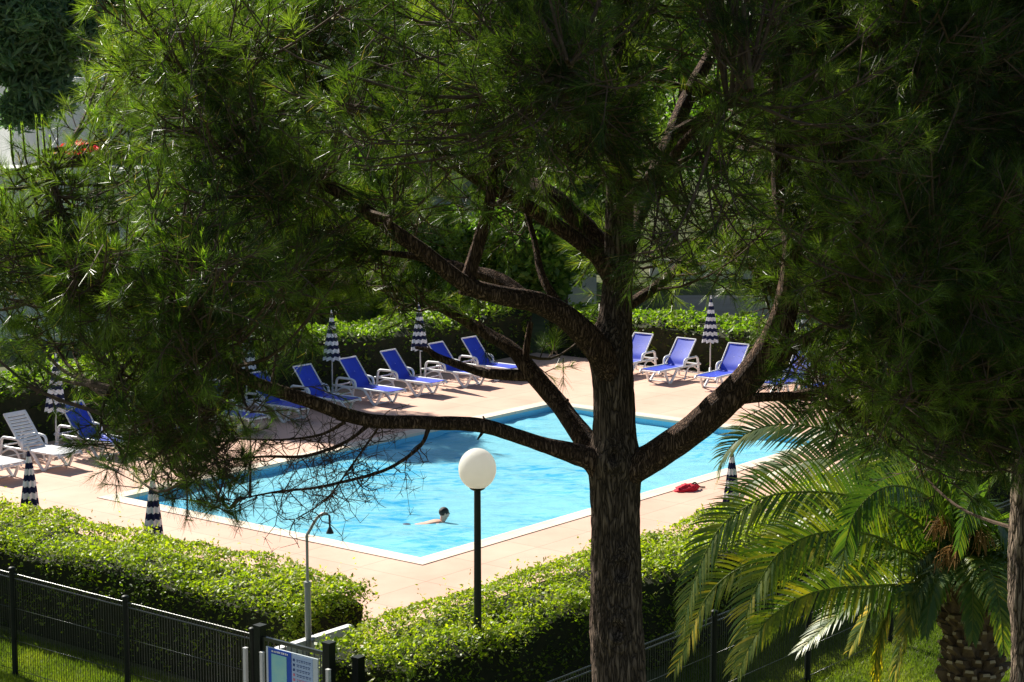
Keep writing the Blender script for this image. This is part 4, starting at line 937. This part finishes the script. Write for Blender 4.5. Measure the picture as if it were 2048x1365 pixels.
# ------------------------------------------------------------------ second pine at the right edge
P2Y = 15.5; x2 = (2056-1024)/F_PX*P2Y
pine2 = thing('pine_tree', 'second pine with pale flaky trunk at the right edge, its crown dark', 'tree', (x2+.02, P2Y, 0)); org2 = np.array(pine2.location)
tb2 = [[x2+.04, P2Y, -.05, .19], [x2+.02, P2Y, 2.0, .165], [*W(2058, 1365, P2Y), .15], [*W(2052, 1150, P2Y), .14], [*W(2060, 900, P2Y), .13], [*W(2066, 600, P2Y), .12], [*W(2062, 300, P2Y), .10], [*W(2070, 0, P2Y), .08], [*W(2075, -300, P2Y), .05]]
t2 = interp(tb2, 200); mb = MB(); T2 = t2.copy(); T2[:, :3] -= org2; mb.tube(T2[:, :3], T2[:, 3], 40, ridge(.16, 6)); mb.build('trunk', M['bark_pale'], pine2, True)
nodes2 = [t2[60:]]
for rows in ([(2062, 700, .1, 30), (1960, 640, -.8, 22), (1850, 560, -1.6, 14), (1760, 500, -2.2, 8)], [(2062, 560, .1, 30), (1950, 420, -.6, 24), (1840, 330, -1.2, 15), (1700, 260, -1.6, 8)], [(2064, 380, 0, 30), (1980, 250, -1, 20), (1900, 120, -2, 12), (1850, 40, -2.5, 7)],
             [(2062, 800, 0, 26), (1980, 780, -.4, 18), (1880, 760, -.8, 12), (1790, 760, -1, 7)], [(2066, 200, 0, 26), (2000, 60, .4, 18), (1900, -80, .8, 12), (1800, -200, 1, 7)], [(2066, 500, 0, 26), (2180, 380, 0, 18), (2300, 300, 0, 10)]):
    P = np.array([[*W(px, py, P2Y+dy), w/F_PX*P2Y/2] for px, py, dy, w in rows]); Pi = interp(P, 60); Pl = Pi.copy(); Pl[:, :3] -= org2; mb = MB(); mb.tube(Pl[:, :3], Pl[:, 3].clip(.004), 12, ridge(.09, 4)); mb.build('limb', M['bark_limb'], pine2, True); nodes2.append(Pi[8:])
nodes2 = np.concatenate(nodes2); c2 = []
while len(c2) < 330:
    px, py = rs.uniform(1600, 2350), rs.uniform(-400, 905)
    e = ((px-2070)/480.)**2
    if e > 1 or rs.rand() < (py-700)/260.: continue
    if py > 640 and px < 1760: continue
    c2.append(W(px, py, P2Y+rs.uniform(-2.6, 2.0)))
tw, nd, cd = grow(nodes2, np.array(c2), .45, 15, 30, .12, 1.2, .10)
for mb, nm, mm in ((tw, 'twigs', 'twig'), (nd, 'needles', 'needles'), (cd, 'young_shoots', 'candles')):
    for k in range(len(mb.v)): mb.v[k] = mb.v[k]-org2
    mb.build(nm, M[mm], pine2)

# ------------------------------------------------------------------ the palm
YP = 21.0; pc = W(1925, 1120, YP); palm = thing('palm_tree', 'date palm with long arching leaves and stubby scaled trunk at lower right', 'palm tree', (pc[0]+.15, YP, 0)); op = np.array(palm.location)
ztr = W(1950, 1205, YP)[2]
mb = MB(); zz_ = np.linspace(0, ztr+.35, 30); mb.tube(np.stack([zz_*0, zz_*0, zz_], 1), .29+.02*np.sin(zz_*3), 28); mb.build('trunk', M['boots'], palm, True)
mb = MB(); mc = MB(); row = 0; z = .05
while z < ztr+.3:
    kk = 13
    for j in range(kk):
        a = (j+.5*(row % 2))*2*math.pi/kk+rs.normal(0, .04); d = np.array([math.cos(a), math.sin(a), 0]); s = np.array([-d[1], d[0], 0]); r0 = .285; w = .07*rs.uniform(.8, 1.15); o = d*r0+[0, 0, z+rs.normal(0, .022)]; w *= rs.uniform(.7, 1.15)
        tip = o+d*rs.uniform(.05, .14)+[0, 0, rs.uniform(.07, .12)]
        V = [o-s*w+[0, 0, -.02], o+s*w+[0, 0, -.02], tip+s*w*.55, tip-s*w*.55, o-s*w*.9+[0, 0, .10]-d*.02, o+s*w*.9+[0, 0, .10]-d*.02, tip+s*w*.45+[0, 0, .03]-d*.01, tip-s*w*.45+[0, 0, .03]-d*.01, (o+tip)/2+[0, 0, -.045]]
        mb.add(V, [[0, 1, 2, 3], [1, 5, 6, 2], [4, 0, 3, 7], [5, 4, 7, 6]]); mb.add([V[2]+d*.002, V[3]+d*.002, V[7]+d*.002, V[6]+d*.002], [[0, 1, 2, 3]], mi=1)
    z += .105; row += 1
mb.build('leaf_bases', [M['boots'], M['boot_cut']], palm)
def frond(P, lmax, yel=.0, nper=95, hang=.20, roll=0):
    lmax = lmax*1.35
    P = interp(P, 48); n = len(P); T = unit(np.gradient(P, axis=0)); up = np.array([0, 0, 1.])
    S = unit(np.cross(T, up+T*.0+np.array([.02, .05, 0]))); Nn = np.cross(S, T)
    if roll:
        sg_ = 1 if S[:, 1].mean() > 0 else -1; S, Nn = S*math.cos(roll)+Nn*math.sin(roll)*sg_, Nn*math.cos(roll)-S*math.sin(roll)*sg_
    mb = MB(); mb.tube(P-op, np.linspace(.020, .004, n), 6); mb.t = [np.full(len(q), .62) for q in mb.t]
    for sgn in (-1, 1):
        u = np.linspace(.10, .995, nper)+rs.normal(0, .002, nper); u = u.clip(0, 1); x = u*(n-1); i = x.astype(int).clip(0, n-2); f = (x-i)[:, None]
        o = P[i]*(1-f)+P[i+1]*f; t = T[i]; s = S[i]*sgn; nn = Nn[i]
        L_ = lmax*np.interp(u, [0, .15, .5, .85, 1], [.55, .85, 1, .62, .30])*rs.uniform(.88, 1.08, nper)
        fw = np.interp(u, [0, .5, 1], [.45, .75, 1.6])[:, None]
        d0 = unit(s*1.0+t*fw+nn*(.30+rs.normal(0, .09, (nper, 1)))+rs.normal(0, .04, (nper, 3))); g = np.array([0, 0, -1.])
        w = .0155*np.interp(u, [0, .1, .8, 1], [.6, 1, .9, .5])[:, None]; prev = o; cur = d0; pts = [o]
        for k in range(3): cur = unit(cur+g*hang*(.35+.45*k)*rs.uniform(.7, 1.3, (nper, 1))); prev = prev+cur*(L_/3)[:, None]; pts.append(prev)
        wd = unit(np.cross(d0, nn)+.0)*w; ws = [.7, 1.0, .75, .05]
        V = np.stack([p+wd*q*sg for p, q in zip(pts, ws) for sg in (-1, 1)], 1)
        b0 = np.arange(nper)[:, None]*8; fq = np.concatenate([b0+np.array([[0, 1, 3, 2]]), b0+np.array([[2, 3, 5, 4]]), b0+np.array([[4, 5, 7, 6]])])
        tn = np.clip(rs.rand(nper)*.45+.18+yel*np.interp(u, [0, .3, 1], [.3, .6, 1.0])*rs.uniform(.5, 1.2, nper), 0, 1)
        mb.add((V-op).reshape(-1, 3), fq, tone=np.repeat(tn, 8))
    mb.build('frond', M['palm_leaf'], palm)
crown = np.array([pc[0]+.05, YP, ztr+.42])
def FR(pts, lmax, yel=0, **k):
    P = [crown+rs.normal(0, .05, 3)]+[W(px, py, YP+d) for px, py, d in pts]; k.setdefault('roll', .95); frond(P, lmax, yel, **k)
FR([(1800, 930, .3), (1700, 872, .6), (1600, 851, .8), (1531, 853, 1.0), (1484, 874, 1.1), (1450, 909, 1.2), (1437, 960, 1.3)], .44, .05)
FR([(1810, 1030, -.1), (1740, 1000, -.1), (1686, 990, -.1), (1621, 984, -.1), (1540, 992, -.1), (1480, 1022, -.1), (1437, 1060, -.1), (1403, 1123, -.1), (1380, 1190, -.1), (1365, 1260, -.1)], .42, .18)
FR([(1814, 1104, -.4), (1750, 1073, -.6), (1677, 1062, -.8), (1609, 1076, -.9), (1557, 1108, -1), (1523, 1157, -1), (1498, 1209, -1), (1485, 1273, -1), (1465, 1340, -1)], .42, .25)
FR([(1800, 1110, .2), (1720, 1085, .3), (1630, 1095, .4), (1540, 1115, .4), (1463, 1146, .4), (1410, 1200, .4), (1380, 1270, .4), (1350, 1340, .4)], .36, .4)
FR([(1830, 1165, -.6), (1754, 1172, -.8), (1664, 1178, -1), (1600, 1196, -1.1), (1540, 1236, -1.2), (1500, 1290, -1.2), (1475, 1350, -1.2)], .34, .3)
FR([(1887, 1030, -.6), (1840, 985, -1.0), (1790, 972, -1.3), (1750, 985, -1.5), (1712, 1024, -1.6), (1694, 1075, -1.7), (1680, 1150, -1.7)], .34, 0)
FR([(1900, 1000, -.1), (1913, 951, 0), (1860, 895, .3), (1790, 850, .8), (1700, 840, 1.2), (1620, 870, 1.6)], .36, 0)
FR([(1860, 1140, -.5), (1831, 1170, -.7), (1816, 1230, -.8), (1808, 1310, -.8)], .26, .35)
FR([(1850, 1110, .5), (1780, 1150, .9), (1740, 1220, 1.2), (1700, 1300, 1.3)], .30, .4)
FR([(1840, 1060, .6), (1720, 1010, 1.2), (1620, 1030, 1.6), (1540, 1080, 1.9), (1480, 1150, 2.0)], .38, .3)
FR([(1840, 1020, .3), (1760, 940, .7), (1680, 915, 1.1), (1600, 925, 1.4), (1530, 950, 1.7), (1492, 975, 1.8), (1462, 1025, 1.9)], .38, .1)
FR([(1880, 1020, .2), (1850, 930, .4), (1810, 890, .6), (1750, 890, .9), (1690, 930, 1.1)], .36, .1)
FR([(1960, 1020, -.3), (1990, 950, -.6), (2030, 920, -1), (2090, 930, -1.3), (2150, 990, -1.5)], .36, 0)
FR([(1940, 1040, -.5), (1960, 1000, -1.0), (1950, 990, -1.5), (1930, 1030, -2.0), (1915, 1100, -2.2)], .32, 0)
for k in range(16):
    az = rs.uniform(-.9, 3.6)-.2 + (0 if k % 2 else .3); el = rs.uniform(.15, 1.35); d = np.array([math.cos(az), math.sin(az), 0]); ln = rs.uniform(2.0, 2.8)
    P = [crown+rs.normal(0, .04, 3)]; hz = math.cos(el)*ln
    for s in (.25, .5, .75, 1): P.append(crown+d*hz*s*1.05+[0, 0, ln*math.sin(el)*(s-.42*s*s*2.0)-.75*s*s])
    frond(P, .38, rs.uniform(0, .25), nper=55)
for k in range(4):
    az = rs.uniform(2.4, 3.9); d = np.array([math.cos(az), math.sin(az), 0]); frond([crown-[0, 0, .1], crown+d*.35+[0, 0, .05], crown+d*.75+[0, 0, -.35], crown+d*.95+[0, 0, -.95], crown+d*1.0+[0, 0, -1.5]], .24, .45, nper=45, hang=.7)
for k in range(9):
    az = R(215)+R(14)*k+rs.normal(0, .08); d = np.array([math.cos(az), math.sin(az), 0]); q_ = rs.uniform(.8, 1.15)
    frond([crown-[0, 0, .05], crown+d*.45*q_+[0, 0, .22], crown+d*.95*q_+[0, 0, .12], crown+d*1.22*q_+[0, 0, -.15], crown+d*1.36*q_+[0, 0, -.50]], .26, rs.uniform(.0, .3), nper=60, hang=.4)
mb = MB()
for g_, (px, py, d) in enumerate(((1880, 1035, -.7), (1895, 1105, -.7), (1960, 1060, -.6))):
    e = W(px, py, YP+d); S = []
    for k in range(46):
        q = e+rs.normal(0, .06, 3)+[0, 0, -.08]; m_ = (crown+e)/2+[0, 0, .12]; mb.tube(interp([crown-[0, 0, .1], m_, q, q+[rs.normal(0, .03), 0, -.12]], 8)-op, .005, 4, cap=False)
mb.build('fruit_stalks', M['fruit'], palm)
